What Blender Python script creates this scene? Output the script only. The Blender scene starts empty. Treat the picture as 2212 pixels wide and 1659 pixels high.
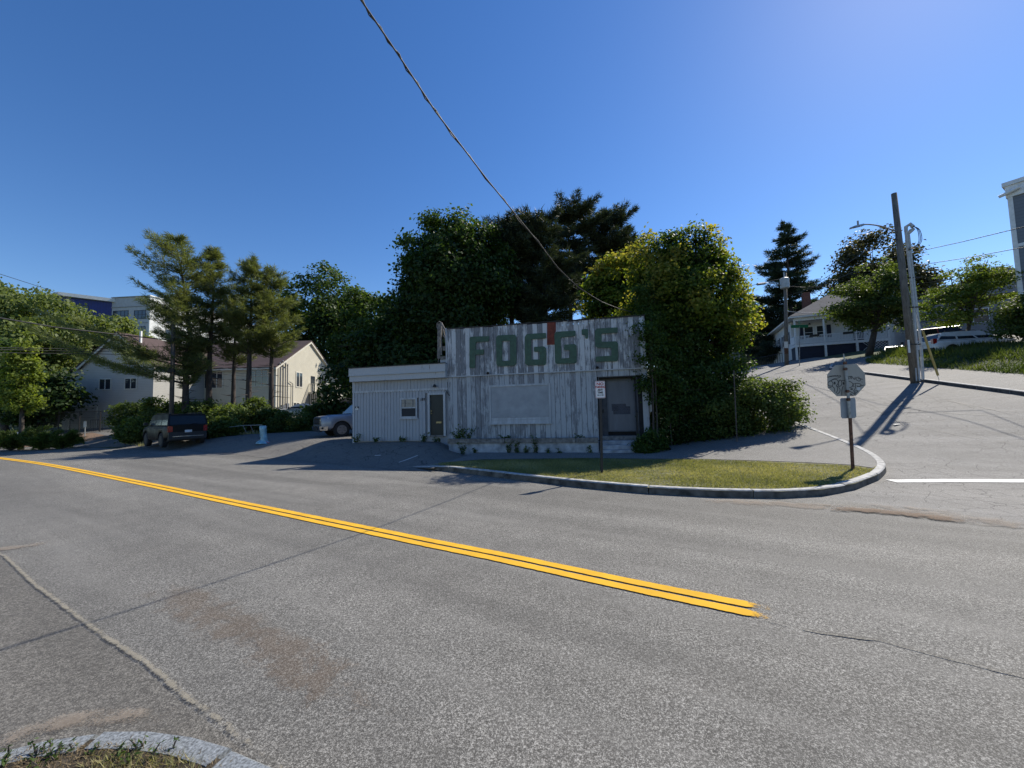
import bpy, bmesh, math, random
import numpy as np
from mathutils import Vector, Matrix
from mathutils.geometry import delaunay_2d_cdt

# ------------------------------------------------------------------ camera, sky, sun, exposure
scn = bpy.context.scene
PITCH, ROLL, FPX = math.radians(3.7), math.radians(1.5), 833.0      # focal length for a picture 2212 wide
_f = Vector((0, math.cos(PITCH), math.sin(PITCH)))
_u0 = Vector((0, -math.sin(PITCH), math.cos(PITCH)))
_r0 = Vector((1, 0, 0))
_r = _r0*math.cos(ROLL) - _u0*math.sin(ROLL)
_u = _r0*math.sin(ROLL) + _u0*math.cos(ROLL)
CAM = Vector((0, 0, 1.8))
cd = bpy.data.cameras.new("camera"); cam = bpy.data.objects.new("camera", cd)
scn.collection.objects.link(cam)
m = Matrix((( _r.x, _u.x, -_f.x, 0), (_r.y, _u.y, -_f.y, 0), (_r.z, _u.z, -_f.z, 0), (0, 0, 0, 1)))
m.translation = CAM
cam.matrix_world = m
cd.sensor_width = 36; cd.lens = FPX/2212*36; cd.clip_start = .05; cd.clip_end = 3000
scn.camera = cam
SUN_AZ, SUN_EL = math.radians(52), math.radians(43)                 # azimuth from +Y towards +X
w = bpy.data.worlds.new("World"); scn.world = w; w.use_nodes = True
nt = w.node_tree; nt.nodes.clear()
sky = nt.nodes.new('ShaderNodeTexSky'); sky.sky_type = 'NISHITA'; sky.sun_disc = False
sky.sun_elevation = SUN_EL; sky.sun_rotation = SUN_AZ
sky.air_density = 1.0; sky.dust_density = 0.1; sky.ozone_density = 2.0; sky.altitude = 0
bg = nt.nodes.new('ShaderNodeBackground'); bg.inputs[1].default_value = 0.115
wo = nt.nodes.new('ShaderNodeOutputWorld')
hs = nt.nodes.new('ShaderNodeHueSaturation'); hs.inputs['Saturation'].default_value = 1.29; hs.inputs['Hue'].default_value = .509
nt.links.new(sky.outputs[0], hs.inputs['Color']); nt.links.new(hs.outputs[0], bg.inputs[0]); nt.links.new(bg.outputs[0], wo.inputs[0])
sd = bpy.data.lights.new("sun", 'SUN'); sd.energy = 5.0; sd.angle = math.radians(.5); sd.color = (1, .935, .82)
so = bpy.data.objects.new("sun", sd); scn.collection.objects.link(so)
sv = Vector((math.sin(SUN_AZ)*math.cos(SUN_EL), math.cos(SUN_AZ)*math.cos(SUN_EL), math.sin(SUN_EL)))
so.rotation_euler = sv.to_track_quat('Z', 'Y').to_euler(); so.location = (30, 30, 40)
scn.view_settings.view_transform = 'Standard'; scn.view_settings.look = 'None'
scn.view_settings.exposure = 0.38; scn.view_settings.gamma = 1
scn.cycles.max_bounces = 6; scn.cycles.transparent_max_bounces = 6; scn.cycles.caustics_reflective = False

random.seed(5); rng = np.random.default_rng(11)

# ------------------------------------------------------------------ terrain
def ss(a, b, x):
    t = np.clip((np.asarray(x, float)-a)/(b-a), 0, 1); return t*t*(3-2*t)
EX = [-120, -40, -27, -16.4, -3.4, 1.5, 4.7, 9, 20]
EY = [52, 29.5, 25, 20.3, 12, 8.8, 7.2, 6.5, 6.5]
def H(x, y):
    x = np.asarray(x, float); y = np.asarray(y, float)
    e = (y-np.interp(x, EX, EY))*.84
    A = np.maximum(ss(1.9, 3.3, -x), ss(17.5, 21, y))
    zl = .5*ss(0, 3, e)*A + .045*np.clip(y-22, 0, 60)*ss(0, 8, e) + .2*np.clip(y-62, 0, 60)
    s = .38*(x-9.1)+.92*(y-9.4); t = .92*(x-9.1)-.38*(y-9.4)
    S = np.where(s > 1.5, s, np.where(s < -1.5, 0, (s+1.5)**2/6))
    S = np.minimum(S, 41)
    zs = .137*S + .11*np.clip(t, 0, 26)*ss(0, 8, s)
    w_ = ss(-7, -.5, t)
    return zl*(1-w_)+zs*w_
def ray(px, py):
    d = _f + _r*((px-1106)/FPX) - _u*((py-829.5)/FPX)
    return d/d.y
def at(px, py, d):                                   # the point seen there at a known distance
    return CAM + ray(px, py)*d
def G(px, py, dz=0.0):                               # the point of the ground seen there
    r = ray(px, py); a, b = 1.0, 1.3
    f = lambda d: CAM.z + r.z*d - float(H(r.x*d, d)) - dz
    while f(b) > 0 and b < 300: a, b = b, b*1.04
    for _ in range(30):
        c = (a+b)/2
        if f(c) > 0: a = c
        else: b = c
    return CAM + r*b
def gz(x, y): return float(H(x, y))

# ------------------------------------------------------------------ helpers
def tag(o, label=None, cat=None, group=None, kind=None):
    if label: o['label'] = label
    if cat: o['category'] = cat
    if group: o['group'] = group
    if kind: o['kind'] = kind
    return o
def thing(name, label, cat, loc=(0, 0, 0), rz=0, group=None):
    o = bpy.data.objects.new(name, None); scn.collection.objects.link(o)
    o.location = loc; o.rotation_euler = (0, 0, rz); o.empty_display_size = .2
    return tag(o, label, cat, group)
def link_mesh(name, me, mat, parent=None):
    mats = mat if isinstance(mat, (list, tuple)) else [mat]
    for q in mats: me.materials.append(q)
    o = bpy.data.objects.new(name, me); scn.collection.objects.link(o)
    if parent: o.parent = parent
    return o
class MB:
    def __init__(s): s.v = []; s.f = []; s.m = []; s.sm = False
    def face(s, pts, mi=0):
        n = len(s.v); s.v += [tuple(p) for p in pts]; s.f.append(tuple(range(n, n+len(pts)))); s.m.append(mi)
    def hexa(s, P, mi=0):                            # 8 points: bottom ring, top ring
        n = len(s.v); s.v += [tuple(p) for p in P]
        for q in ((3,2,1,0),(4,5,6,7),(0,1,5,4),(1,2,6,5),(2,3,7,6),(3,0,4,7)):
            s.f.append(tuple(n+i for i in q)); s.m.append(mi)
        return s
    def box(s, x0, x1, y0, y1, z0, z1, mi=0):
        return s.hexa([(x0,y0,z0),(x1,y0,z0),(x1,y1,z0),(x0,y1,z0),(x0,y0,z1),(x1,y0,z1),(x1,y1,z1),(x0,y1,z1)], mi)
    def prism(s, poly, off, mi=0):                   # polygon (3-D points) pushed along off
        n = len(s.v); k = len(poly); off = Vector(off)
        s.v += [tuple(p) for p in poly] + [tuple(Vector(p)+off) for p in poly]
        s.f.append(tuple(range(n, n+k))); s.f.append(tuple(range(n+2*k-1, n+k-1, -1))); s.m += [mi, mi]
        for i in range(k):
            j = (i+1) % k; s.f.append((n+i, n+k+i, n+k+j, n+j)); s.m.append(mi)
        return s
    def tube(s, pts, rad, seg=8, mi=0, cap=True):
        pts = [Vector(p) for p in pts]; k = len(pts)
        if not isinstance(rad, (list, tuple)): rad = [rad]*k
        n = len(s.v); prev = None
        for i, p in enumerate(pts):
            d = (pts[min(i+1, k-1)]-pts[max(i-1, 0)])
            if d.length < 1e-6: d = Vector((0, 0, 1))
            d.normalize()
            if prev is None: a = Vector((1, 0, 0)) if abs(d.x) < .8 else Vector((0, 1, 0))
            else: a = prev
            a = (a-d*a.dot(d)).normalized(); b = d.cross(a); prev = a
            for j in range(seg):
                t = 2*math.pi*j/seg
                s.v.append(tuple(p+(a*math.cos(t)+b*math.sin(t))*rad[i]))
        for i in range(k-1):
            for j in range(seg):
                jj = (j+1) % seg
                s.f.append((n+i*seg+j, n+i*seg+jj, n+(i+1)*seg+jj, n+(i+1)*seg+j)); s.m.append(mi)
        if cap:
            s.f.append(tuple(range(n+seg-1, n-1, -1))); s.m.append(mi)
            s.f.append(tuple(range(n+(k-1)*seg, n+k*seg))); s.m.append(mi)
        return s
    def build(s, name, mat, parent=None, smooth=False, bevel=0, fix=True):
        me = bpy.data.meshes.new(name); me.from_pydata(s.v, [], s.f)
        if isinstance(mat, (list, tuple)): me.polygons.foreach_set('material_index', s.m)
        if fix:
            b = bmesh.new(); b.from_mesh(me)
            bmesh.ops.recalc_face_normals(b, faces=b.faces)
            if bevel: bmesh.ops.bevel(b, geom=[e for e in b.edges if len(e.link_faces) == 2 and e.calc_face_angle(0) > .5], offset=bevel, segments=2, affect='EDGES', clamp_overlap=True)
            b.to_mesh(me); b.free()
        if smooth: me.shade_smooth()
        return link_mesh(name, me, mat, parent)
def soup(name, V, k, mat, parent=None, col=None, smooth=False):
    """V: (n*k,3) array of separate k-gons, col: (n,) tint per face"""
    V = np.ascontiguousarray(V, dtype=np.float32).reshape(-1, 3); n = len(V)//k
    me = bpy.data.meshes.new(name)
    me.vertices.add(n*k); me.vertices.foreach_set('co', V.ravel())
    me.loops.add(n*k); me.loops.foreach_set('vertex_index', np.arange(n*k, dtype=np.int32))
    me.polygons.add(n); me.polygons.foreach_set('loop_start', np.arange(0, n*k, k, dtype=np.int32))
    me.update(calc_edges=True)
    if col is not None:
        a = me.attributes.new('tint', 'FLOAT', 'FACE'); a.data.foreach_set('value', np.asarray(col, np.float32))
    return link_mesh(name, me, mat, parent)
def sheet(name, poly, mat, step=1.0, dz=0.0, pts=None, kind='structure', parent=None, zf=None):
    """ground sheet clipped to a polygon, following the terrain"""
    P = np.array(poly, float)
    dense = []
    for i in range(len(P)):
        a, b = P[i], P[(i+1) % len(P)]; n = max(1, int(np.hypot(*(b-a))/step))
        for j in range(n): dense.append(a+(b-a)*j/n)
    D = np.array(dense); lo, hi = D.min(0), D.max(0)
    gx, gy = np.meshgrid(np.arange(lo[0]+step/2, hi[0], step), np.arange(lo[1]+step/2, hi[1], step))
    Q = np.stack([gx.ravel(), gy.ravel()], 1)
    inside = np.zeros(len(Q), bool); j = len(P)-1
    for i in range(len(P)):
        c = ((P[i,1] > Q[:,1]) != (P[j,1] > Q[:,1]))
        with np.errstate(divide='ignore', invalid='ignore'):
            xx = (P[j,0]-P[i,0])*(Q[:,1]-P[i,1])/(P[j,1]-P[i,1])+P[i,0]
        inside ^= c & (Q[:,0] < xx); j = i
    Q = Q[inside]
    if pts is not None: Q = np.concatenate([Q, pts])
    vs = [Vector((float(a), float(b))) for a, b in np.concatenate([D, Q])]
    out = delaunay_2d_cdt(vs, [], [list(range(len(D)))], 1, 1e-4)
    xy = np.array([[v.x, v.y] for v in out[0]])
    z = (H(xy[:,0], xy[:,1]) if zf is None else zf(xy[:,0], xy[:,1])) + dz
    me = bpy.data.meshes.new(name)
    me.from_pydata([(a, b, c) for (a, b), c in zip(xy.tolist(), z.tolist())], [], out[2])
    b = bmesh.new(); b.from_mesh(me); bmesh.ops.recalc_face_normals(b, faces=b.faces)
    if sum(f.normal.z for f in b.faces) < 0: bmesh.ops.reverse_faces(b, faces=b.faces)
    b.to_mesh(me); b.free(); me.shade_smooth()
    o = link_mesh(name, me, mat, parent)
    if kind: o['kind'] = kind
    return o
def text_mesh(name, body, size, mat, parent, M, depth=.003, bold=0.0, spacing=1.0):
    c = bpy.data.curves.new('t', 'FONT'); c.body = body; c.size = size; c.extrude = depth; c.offset = bold
    c.align_x = 'CENTER'; c.align_y = 'CENTER'; c.space_character = spacing; c.resolution_u = 2
    t = bpy.data.objects.new('t', c); scn.collection.objects.link(t)
    bpy.context.view_layer.update()
    me = bpy.data.meshes.new_from_object(t); bpy.data.objects.remove(t); me.name = name
    me.transform(M)
    return link_mesh(name, me, mat, parent)

# ------------------------------------------------------------------ materials
def new_mat(name):
    q = bpy.data.materials.new(name); q.use_nodes = True; n = q.node_tree; n.nodes.clear()
    out = n.nodes.new('ShaderNodeOutputMaterial'); p = n.nodes.new('ShaderNodeBsdfPrincipled')
    n.links.new(p.outputs[0], out.inputs[0]); return q, n, p, out
def C3(c): return (c[0], c[1], c[2], 1)
class NT:
    def __init__(s, n): s.n = n
    def add(s, t, **kw):
        q = s.n.nodes.new(t)
        for k, v in kw.items():
            if k.startswith('i_'):
                q.inputs[k[2:].replace('_', ' ')].default_value = v
            else: setattr(q, k, v)
        return q
    def link(s, a, b): s.n.links.new(a, b)
    def coord(s, scale=(1, 1, 1), kind='Object', loc=(0,0,0)):
        c = s.add('ShaderNodeTexCoord'); mp = s.add('ShaderNodeMapping'); mp.inputs['Scale'].default_value = scale
        mp.inputs['Location'].default_value = loc
        s.link(c.outputs[kind], mp.inputs[0]); return mp.outputs[0]
    def noise(s, vec, scale, detail=4, rough=.55, dist=0):
        q = s.add('ShaderNodeTexNoise'); q.inputs['Scale'].default_value = scale; q.inputs['Detail'].default_value = detail
        q.inputs['Roughness'].default_value = rough; q.inputs['Distortion'].default_value = dist
        s.link(vec, q.inputs['Vector']); return q.outputs['Fac']
    def ramp(s, fac, stops):
        q = s.add('ShaderNodeValToRGB'); el = q.color_ramp.elements
        while len(el) < len(stops): el.new(.5)
        for e_, (p_, c_) in zip(el, stops): e_.position = p_; e_.color = C3(c_) if hasattr(c_, '__len__') else (c_, c_, c_, 1)
        s.link(fac, q.inputs[0]); return q.outputs[0]
    def mix(s, fac, a, b, mode='MIX'):
        q = s.add('ShaderNodeMix', data_type='RGBA', blend_type=mode)
        for v, i in ((fac, 0), (a, 6), (b, 7)):
            if hasattr(v, 'is_linked') or hasattr(v, 'links'): s.link(v, q.inputs[i])
            elif i == 0: q.inputs[0].default_value = v
            else: q.inputs[i].default_value = C3(v)
        return q.outputs[2]
    def math(s, op, a, b=0.0, c=None):
        q = s.add('ShaderNodeMath', operation=op)
        for i, v in enumerate((a, b, c)):
            if v is None: continue
            if hasattr(v, 'links'): s.link(v, q.inputs[i])
            else: q.inputs[i].default_value = v
        return q.outputs[0]
    def bump(s, h, strength, dist, p):
        q = s.add('ShaderNodeBump'); q.inputs['Strength'].default_value = strength; q.inputs['Distance'].default_value = dist
        s.link(h, q.inputs['Height']); s.link(q.outputs[0], p.inputs['Normal'])
def plain(name, col, rough=.6, var=.12, scale=6, metal=0, bump=0, spec=.5, coat=0, streak=1):
    q, n, p, o = new_mat(name); t = NT(n)
    v = t.coord((1, 1, 1/streak))
    f = t.noise(v, scale, 5)
    lo = tuple(c*(1-var*1.6) for c in col); hi = tuple(min(1, c*(1+var)) for c in col)
    t.link(t.ramp(f, [(.3, lo), (.7, hi)]), p.inputs['Base Color'])
    p.inputs['Roughness'].default_value = rough; p.inputs['Metallic'].default_value = metal
    p.inputs['Specular IOR Level'].default_value = spec; p.inputs['Coat Weight'].default_value = coat
    p.inputs['Coat Roughness'].default_value = .05
    if bump: t.bump(t.noise(v, scale*6, 4), bump, .01, p)
    return q
def asphalt(name, lo, mid, hi, glint=.0, warm=(.2, .17, .13), stain=.25, fine=160, crack=0.0, wear=0.0):
    q, n, p, o = new_mat(name); t = NT(n); v = t.coord()
    a = t.noise(v, fine, 2, .8); b = t.noise(v, fine*.37, 3, .7)
    f = t.math('ADD', t.math('MULTIPLY', a, .6), t.math('MULTIPLY', b, .4))
    c = t.ramp(f, [(.38, lo), (.5, mid), (.62, hi)])
    big = t.noise(v, .35, 5, .6, .6)
    c = t.mix(t.ramp(big, [(.35, 0.0), (.75, stain)]), c, warm)
    big2 = t.noise(v, 1.7, 5, .65)
    c = t.mix(t.ramp(big2, [(.3, .30), (.6, 0.0)]), c, tuple(x*.55 for x in mid))
    if wear:
        wr = t.add('ShaderNodeMapping'); wr.inputs['Rotation'].default_value = (0, 0, .536); t.link(v, wr.inputs[0]); wv = t.add('ShaderNodeMapping'); wv.inputs['Scale'].default_value = (.07, .75, 1); t.link(wr.outputs[0], wv.inputs[0])
        s1_ = t.noise(wv.outputs[0], 1.0, 4, .55, .3); c = t.mix(t.ramp(s1_, [(.40, wear), (.60, 0.0)]), c, tuple(x*.45 for x in mid))
        c = t.mix(t.ramp(t.noise(wv.outputs[0], 2.3, 3, .5), [(.52, 0.0), (.70, wear*.8)]), c, tuple(min(1, x*1.9) for x in mid))
    if glint:
        g = t.add('ShaderNodeTexVoronoi', i_Scale=38.0); t.link(v, g.inputs['Vector'])
        gg = t.math('LESS_THAN', g.outputs['Distance'], .16)
        wn = t.math('GREATER_THAN', t.noise(v, 9, 2), .56)
        c = t.mix(t.math('MULTIPLY', t.math('MULTIPLY', gg, wn), glint), c, (.75, .75, .72))
    if crack:
        vv = t.add('ShaderNodeTexVoronoi', feature='DISTANCE_TO_EDGE', i_Scale=2.8)
        ns = t.add('ShaderNodeTexNoise', i_Scale=2.5); t.link(v, ns.inputs['Vector'])
        mx = t.mix(.22, v, ns.outputs['Color']); t.link(mx, vv.inputs['Vector'])
        ed = t.math('LESS_THAN', vv.outputs['Distance'], .015)
        msk = t.ramp(t.noise(v, .22, 2), [(.36, 0.0), (.50, 1.0)])
        c = t.mix(t.math('MULTIPLY', t.math('MULTIPLY', ed, msk), crack), c, (.03, .03, .03))
    t.link(c, p.inputs['Base Color']); p.inputs['Roughness'].default_value = .82
    p.inputs['Specular IOR Level'].default_value = .35
    t.bump(f, .55, .006, p)
    return q
def leafmat(name, cols, trans=.45, rough=.55):
    q, n, p, o = new_mat(name); t = NT(n)
    a = t.add('ShaderNodeAttribute', attribute_name='tint', attribute_type='GEOMETRY')
    k = len(cols); c = t.ramp(a.outputs['Fac'], [(i/(k-1), cc) for i, cc in enumerate(cols)])
    t.link(c, p.inputs['Base Color']); p.inputs['Roughness'].default_value = rough
    p.inputs['Specular IOR Level'].default_value = .3
    tr = t.add('ShaderNodeBsdfTranslucent'); mx = t.add('ShaderNodeMixShader'); mx.inputs[0].default_value = trans
    c2 = t.mix(1.0, c, (1.5, 1.45, .7), 'MULTIPLY'); t.link(c2, tr.inputs[0])
    t.link(p.outputs[0], mx.inputs[1]); t.link(tr.outputs[0], mx.inputs[2]); t.link(mx.outputs[0], o.inputs[0])
    return q
def bark(name, lo, hi):
    q, n, p, o = new_mat(name); t = NT(n); v = t.coord((1, 1, .18)); f = t.noise(v, 14, 5, .7)
    t.link(t.ramp(f, [(.35, lo), (.65, hi)]), p.inputs['Base Color']); p.inputs['Roughness'].default_value = .9
    t.bump(f, .8, .03, p); return q
def siding(name, col, pitch=.11, rough=.6, dirt=.15, vertical=False, ax=0):
    """lapped boards: a saw-tooth bump with a thin dark lap line"""
    q, n, p, o = new_mat(name); t = NT(n); c = t.add('ShaderNodeTexCoord'); sp = t.add('ShaderNodeSeparateXYZ')
    t.link(c.outputs['Object'], sp.inputs[0])
    h = sp.outputs[ax if vertical else 2]
    fr = t.math('FRACT', t.math('DIVIDE', h, pitch))
    nz = t.noise(c.outputs['Object'], 1.2, 5, .6)
    base = t.ramp(nz, [(.3, tuple(x*(1-dirt) for x in col)), (.65, col)])
    line = t.math('LESS_THAN', fr, .10)
    base = t.mix(t.math('MULTIPLY', line, .55), base, tuple(x*.4 for x in col))
    t.link(base, p.inputs['Base Color']); p.inputs['Roughness'].default_value = rough
    t.bump(fr, .6, .02, p); return q
def peeling(name, paint, wood, amount=.5, bw=.205):
    """weathered vertical boards: every board its own tone, paint flaking off along the grain"""
    q, n, p, o = new_mat(name); t = NT(n); c = t.add('ShaderNodeTexCoord'); sp = t.add('ShaderNodeSeparateXYZ')
    t.link(c.outputs['Object'], sp.inputs[0])
    bd = t.math('FLOOR', t.math('DIVIDE', sp.outputs[0], bw))
    wn = t.add('ShaderNodeTexWhiteNoise', noise_dimensions='1D'); t.link(bd, wn.inputs['W'])
    mp = t.add('ShaderNodeMapping'); mp.inputs['Scale'].default_value = (1, 1, .16); t.link(c.outputs['Object'], mp.inputs[0])
    ad = t.add('ShaderNodeVectorMath', operation='ADD'); cb = t.add('ShaderNodeCombineXYZ'); t.link(t.math('MULTIPLY', wn.outputs['Value'], 37), cb.inputs[2])
    t.link(mp.outputs[0], ad.inputs[0]); t.link(cb.outputs[0], ad.inputs[1])
    f = t.noise(ad.outputs[0], 9, 8, .72, .4); g = t.noise(c.outputs['Object'], 2.4, 5, .6)
    k = t.math('ADD', t.math('MULTIPLY', f, .65), t.math('ADD', t.math('MULTIPLY', g, .22), t.math('MULTIPLY', wn.outputs['Value'], .16)))
    th = .62-.2*amount
    fac = t.ramp(k, [(th-.035, 0.0), (th+.035, 1.0)])
    fine = t.noise(ad.outputs[0], 40, 4, .7)
    wd = t.ramp(fine, [(.3, tuple(x*.6 for x in wood)), (.7, tuple(x*1.25 for x in wood))])
    pt = t.ramp(fine, [(.3, tuple(x*.85 for x in paint)), (.7, paint)])
    col = t.mix(fac, pt, wd)
    t.link(col, p.inputs['Base Color']); p.inputs['Roughness'].default_value = .8
    t.bump(t.math('SUBTRACT', 1.0, fac), .3, .004, p); return q
def glassmat(name, col=(.02, .03, .04), rough=.05):
    q, n, p, o = new_mat(name); p.inputs['Base Color'].default_value = C3(col); p.inputs['Roughness'].default_value = rough
    p.inputs['Specular IOR Level'].default_value = .8; return q

M = {}
M['road'] = asphalt('road_asphalt', (.038, .037, .034), (.128, .123, .112), (.50, .485, .445), stain=.12, wear=.38)
M['street'] = asphalt('street_asphalt', (.05, .048, .045), (.15, .145, .137), (.38, .37, .355), glint=.9, warm=(.26, .24, .21), crack=.75, wear=.3)
M['walk'] = asphalt('walk_asphalt', (.06, .06, .058), (.155, .15, .143), (.34, .335, .32), glint=.6, crack=.2)
M['apron'] = asphalt('apron_asphalt', (.045, .043, .04), (.14, .135, .125), (.30, .29, .27), stain=.35, crack=.9)
M['patch'] = asphalt('edge_asphalt', (.035, .033, .03), (.12, .113, .10), (.36, .34, .30), stain=.1, fine=120, wear=.3)
M['soil'] = plain('soil', (.055, .043, .028), .95, .5, 5, bump=.6)
M['mulch'] = plain('mulch', (.19, .12, .075), .95, .45, 12, bump=.8)
M['turf'] = plain('turf', (.055, .075, .025), .95, .45, 3, bump=.6); M['straw'] = plain('dry_turf', (.15, .145, .075), .95, .5, 4, bump=.6)
M['sand'] = plain('sand', (.34, .27, .20), .95, .25, 3)
M['granite'] = plain('granite', (.40, .395, .38), .8, .3, 9, bump=.4)
M['granite2'] = plain('granite_near', (.24, .26, .275), .75, .45, 70, bump=.5)
M['yellow'] = plain('yellow_paint', (.87, .47, .015), .6, .12, 18)
M['white'] = plain('white_paint', (.75, .75, .73), .6, .1, 12)
M['crack'] = plain('tar', (.02, .02, .02), .7, .2, 9)
# ------------------------------------------------------------------ ground, roads, kerbs
def xy(p): return (p.x, p.y)
def gp(px, py, dz=0.): return xy(G(px, py, dz))
# island outline seen on the ground (front kerb, tip, then up the side street)
FRONT = [gp(872, 1008), gp(960, 1018), gp(1100, 1035), gp(1250, 1053), gp(1400, 1067), gp(1550, 1075), gp(1690, 1077), gp(1780, 1072), gp(1850, 1058), gp(1898, 1038), gp(1915, 1020)]
SIDE = [gp(1912, 1008), gp(1895, 993), gp(1860, 975), gp(1800, 950), gp(1735, 925)]
dx, dy = .38, .92
far = [(SIDE[-1][0]+dx*k, SIDE[-1][1]+dy*k) for k in (6, 14, 24, 33)]
LEFTK = SIDE + far
RK = []                                              # right kerb of the side street
for s_ in (-7, -3, 2, 6, 9, 12, 14.2, 18, 22, 26):
    RK.append((9.1+dx*s_+.92*6.9, 9.4+dy*s_-.38*6.9))
RK += [(RK[-1][0]+2.2, RK[-1][1]+2.4), (RK[-1][0]+5.5, RK[-1][1]+3.2)]
ground_far = [(-700, -300), (700, -300), (700, 900), (-700, 900)]
gpts = np.array([(a, b) for a in np.arange(-70, 71, 2.) for b in np.arange(-4, 111, 2.)])
sheet('ground', ground_far, M['turf'], 60, -.05, gpts)
edge_l = [(-120, 52), (-40, 29.5), (-27, 25), (-16.4, 20.3), (-3.4, 12)]
main_poly = edge_l + FRONT[1:8] + [(6.2, 6.1), (7.0, 5.1), (12, -2), (25, -25), (-120, -25)]
sheet('main_road', main_poly, M['road'], 1.0, .004)
side_poly = [FRONT[7], FRONT[8], FRONT[9], FRONT[10]] + LEFTK + [(18, 66), (30, 66), (36, 48)] + RK[::-1] + [(16, -2), (12, -2), (7.0, 5.1), (6.2, 6.1)]
sheet('side_street', side_poly, M['street'], .8, .002)
# crossing road at the crest
sheet('crest_road', [(-4, 60), (22, 47), (28, 44), (34, 42.5), (33, 46), (26, 51), (22, 56), (-4, 66)], M['street'], 1.5, .008)
# parking apron left of the shop
apron = [(-24.5, 23.85), (-16.4, 20.25), (-3.4, 11.95), (-2.4, 11.6), (-1.2, 14.6), (-2.4, 17), (-4, 24), (-9, 26.5), (-14, 25.7), (-20.5, 25.6), (-23, 25.2)]
sheet('parking_apron', apron, M['apron'], .7, .012)
sheet('driveway', [(-46, 31.6), (-33, 27.3), (-27, 25.05), (-22, 24.0), (-25, 29), (-31, 37), (-40, 37), (-50, 34)], M['apron'], 1.2, .012)
sheet('yard_lot', [(-33, 40.8), (-20, 38), (-8, 40), (-8, 60), (-25.6, 60), (-25.6, 41.8)], M['apron'], 1.5, .012)
KH = .14
def islandz(x, y): return H(x, y)+KH*ss(0, 1, (x+3.6)/1.8)
back = [gp(1890, 1011, KH), gp(1840, 1004, KH), gp(1750, 999, KH), gp(1500, 991, KH), gp(1290, 989, KH), gp(1040, 992, KH), gp(925, 998, KH)]
sheet('grass_verge', FRONT + back, M['straw'], .35, -.01, zf=islandz)
walk = back[::-1] + [FRONT[-1]] + SIDE + far[:3] + [(15, 30), (9, 24), (5.5, 13.6), (-1.5, 15.3), (-2.4, 11.6), FRONT[0]]
sheet('sidewalk', walk, M['walk'], .5, 0, zf=islandz)
# right pavement and bank
def off(poly, d, rel=0):
    o = []
    for i, p in enumerate(poly):
        a = poly[max(i-1, 0)]; b = poly[min(i+1, len(poly)-1)]
        tx, ty = b[0]-a[0], b[1]-a[1]; l = math.hypot(tx, ty); o.append((p[0]+ty/l*d, p[1]-tx/l*d))
    return o
RW = off(RK, 2.3)
sheet('right_pavement', RK + RW[::-1], M['walk'], .7, .13)
BK = off(RK, 7.0)
def bankz(x, y):
    s = .38*(x-9.1)+.92*(y-9.4); t = .92*(x-9.1)-.38*(y-9.4)
    return H(x, y)+.12+.6*ss(9.0, 12.5, t)*ss(40, 24, s)
sheet('grass_bank', RW + BK[::-1], M['turf'], .7, 0, zf=bankz)
sheet('hill_lot', BK + [(46, 40), (60, 20), (40, 2), (24, -6)], M['apron'], 1.5, .05, zf=lambda x, y: bankz(x, y)-.72+.45)
M['kface'] = plain('kerb_face_shade', (.115, .105, .092), .85, .45, 5, bump=.5)  # road face darker than the top: shade put into the stone colour
def kerb(name, line, zf, w_=.15, top=.0, low=.25, mat=None, stone=1.9, outward=1, parent=None, label=None):
    """a row of granite stones along a line on the ground; the line is the road face"""
    mb = MB(); pts = []
    P = [Vector((a, b, 0)) for a, b in line]
    acc = 0; seg = []
    for i in range(len(P)-1):
        a, b = P[i], P[i+1]; L = (b-a).length; n = max(1, int(L/.16))
        for j in range(n): pts.append(a+(b-a)*j/n)
    pts.append(P[-1])
    # smooth
    for _ in range(6): pts = [pts[0]]+[(pts[i-1]+pts[i]*2+pts[i+1])/4 for i in range(1, len(pts)-1)]+[pts[-1]]
    nor = []
    for i in range(len(pts)):
        t = (pts[min(i+1, len(pts)-1)]-pts[max(i-1, 0)]).normalized(); nor.append(Vector((-t.y, t.x, 0))*outward)
    i = 0
    while i < len(pts)-1:
        L = 0; j = i; goal = stone*random.uniform(.8, 1.15)
        while j < len(pts)-1 and L < goal: L += (pts[j+1]-pts[j]).length; j += 1
        ring = []; dzr = random.uniform(-.006, .006); dn = random.uniform(-.012, .012)
        for k in range(i, j+1):
            p = pts[k].copy()
            if k == i: p = p+(pts[k+1]-p)*.07
            if k == j: p = p+(pts[k-1]-p)*.07
            z = float(zf(p.x, p.y)); n_ = nor[k]; base = float(H(p.x, p.y))
            a = p+n_*dn; b = p+n_*(w_+dn)
            ring.append([(a.x-n_.x*.015, a.y-n_.y*.015, base-low), (a.x, a.y, z+top-.02+dzr), (a.x+n_.x*.02, a.y+n_.y*.02, z+top+dzr), (b.x, b.y, z+top+dzr), (b.x, b.y, base-low)])
        n0 = len(mb.v)
        for r_ in ring: mb.v += r_
        for k in range(len(ring)-1):
            for q in range(4):
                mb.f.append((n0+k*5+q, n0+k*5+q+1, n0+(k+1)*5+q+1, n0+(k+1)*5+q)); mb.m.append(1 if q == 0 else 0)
        mb.f.append(tuple(n0+q for q in range(5))); mb.m.append(0)
        mb.f.append(tuple(n0+(len(ring)-1)*5+q for q in range(4, -1, -1))); mb.m.append(0)
        i = j
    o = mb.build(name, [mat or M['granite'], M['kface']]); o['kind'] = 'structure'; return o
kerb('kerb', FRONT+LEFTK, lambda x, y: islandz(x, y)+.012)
kerb('right_kerb', RK, lambda x, y: H(x, y)+.15, outward=-1)
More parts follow.
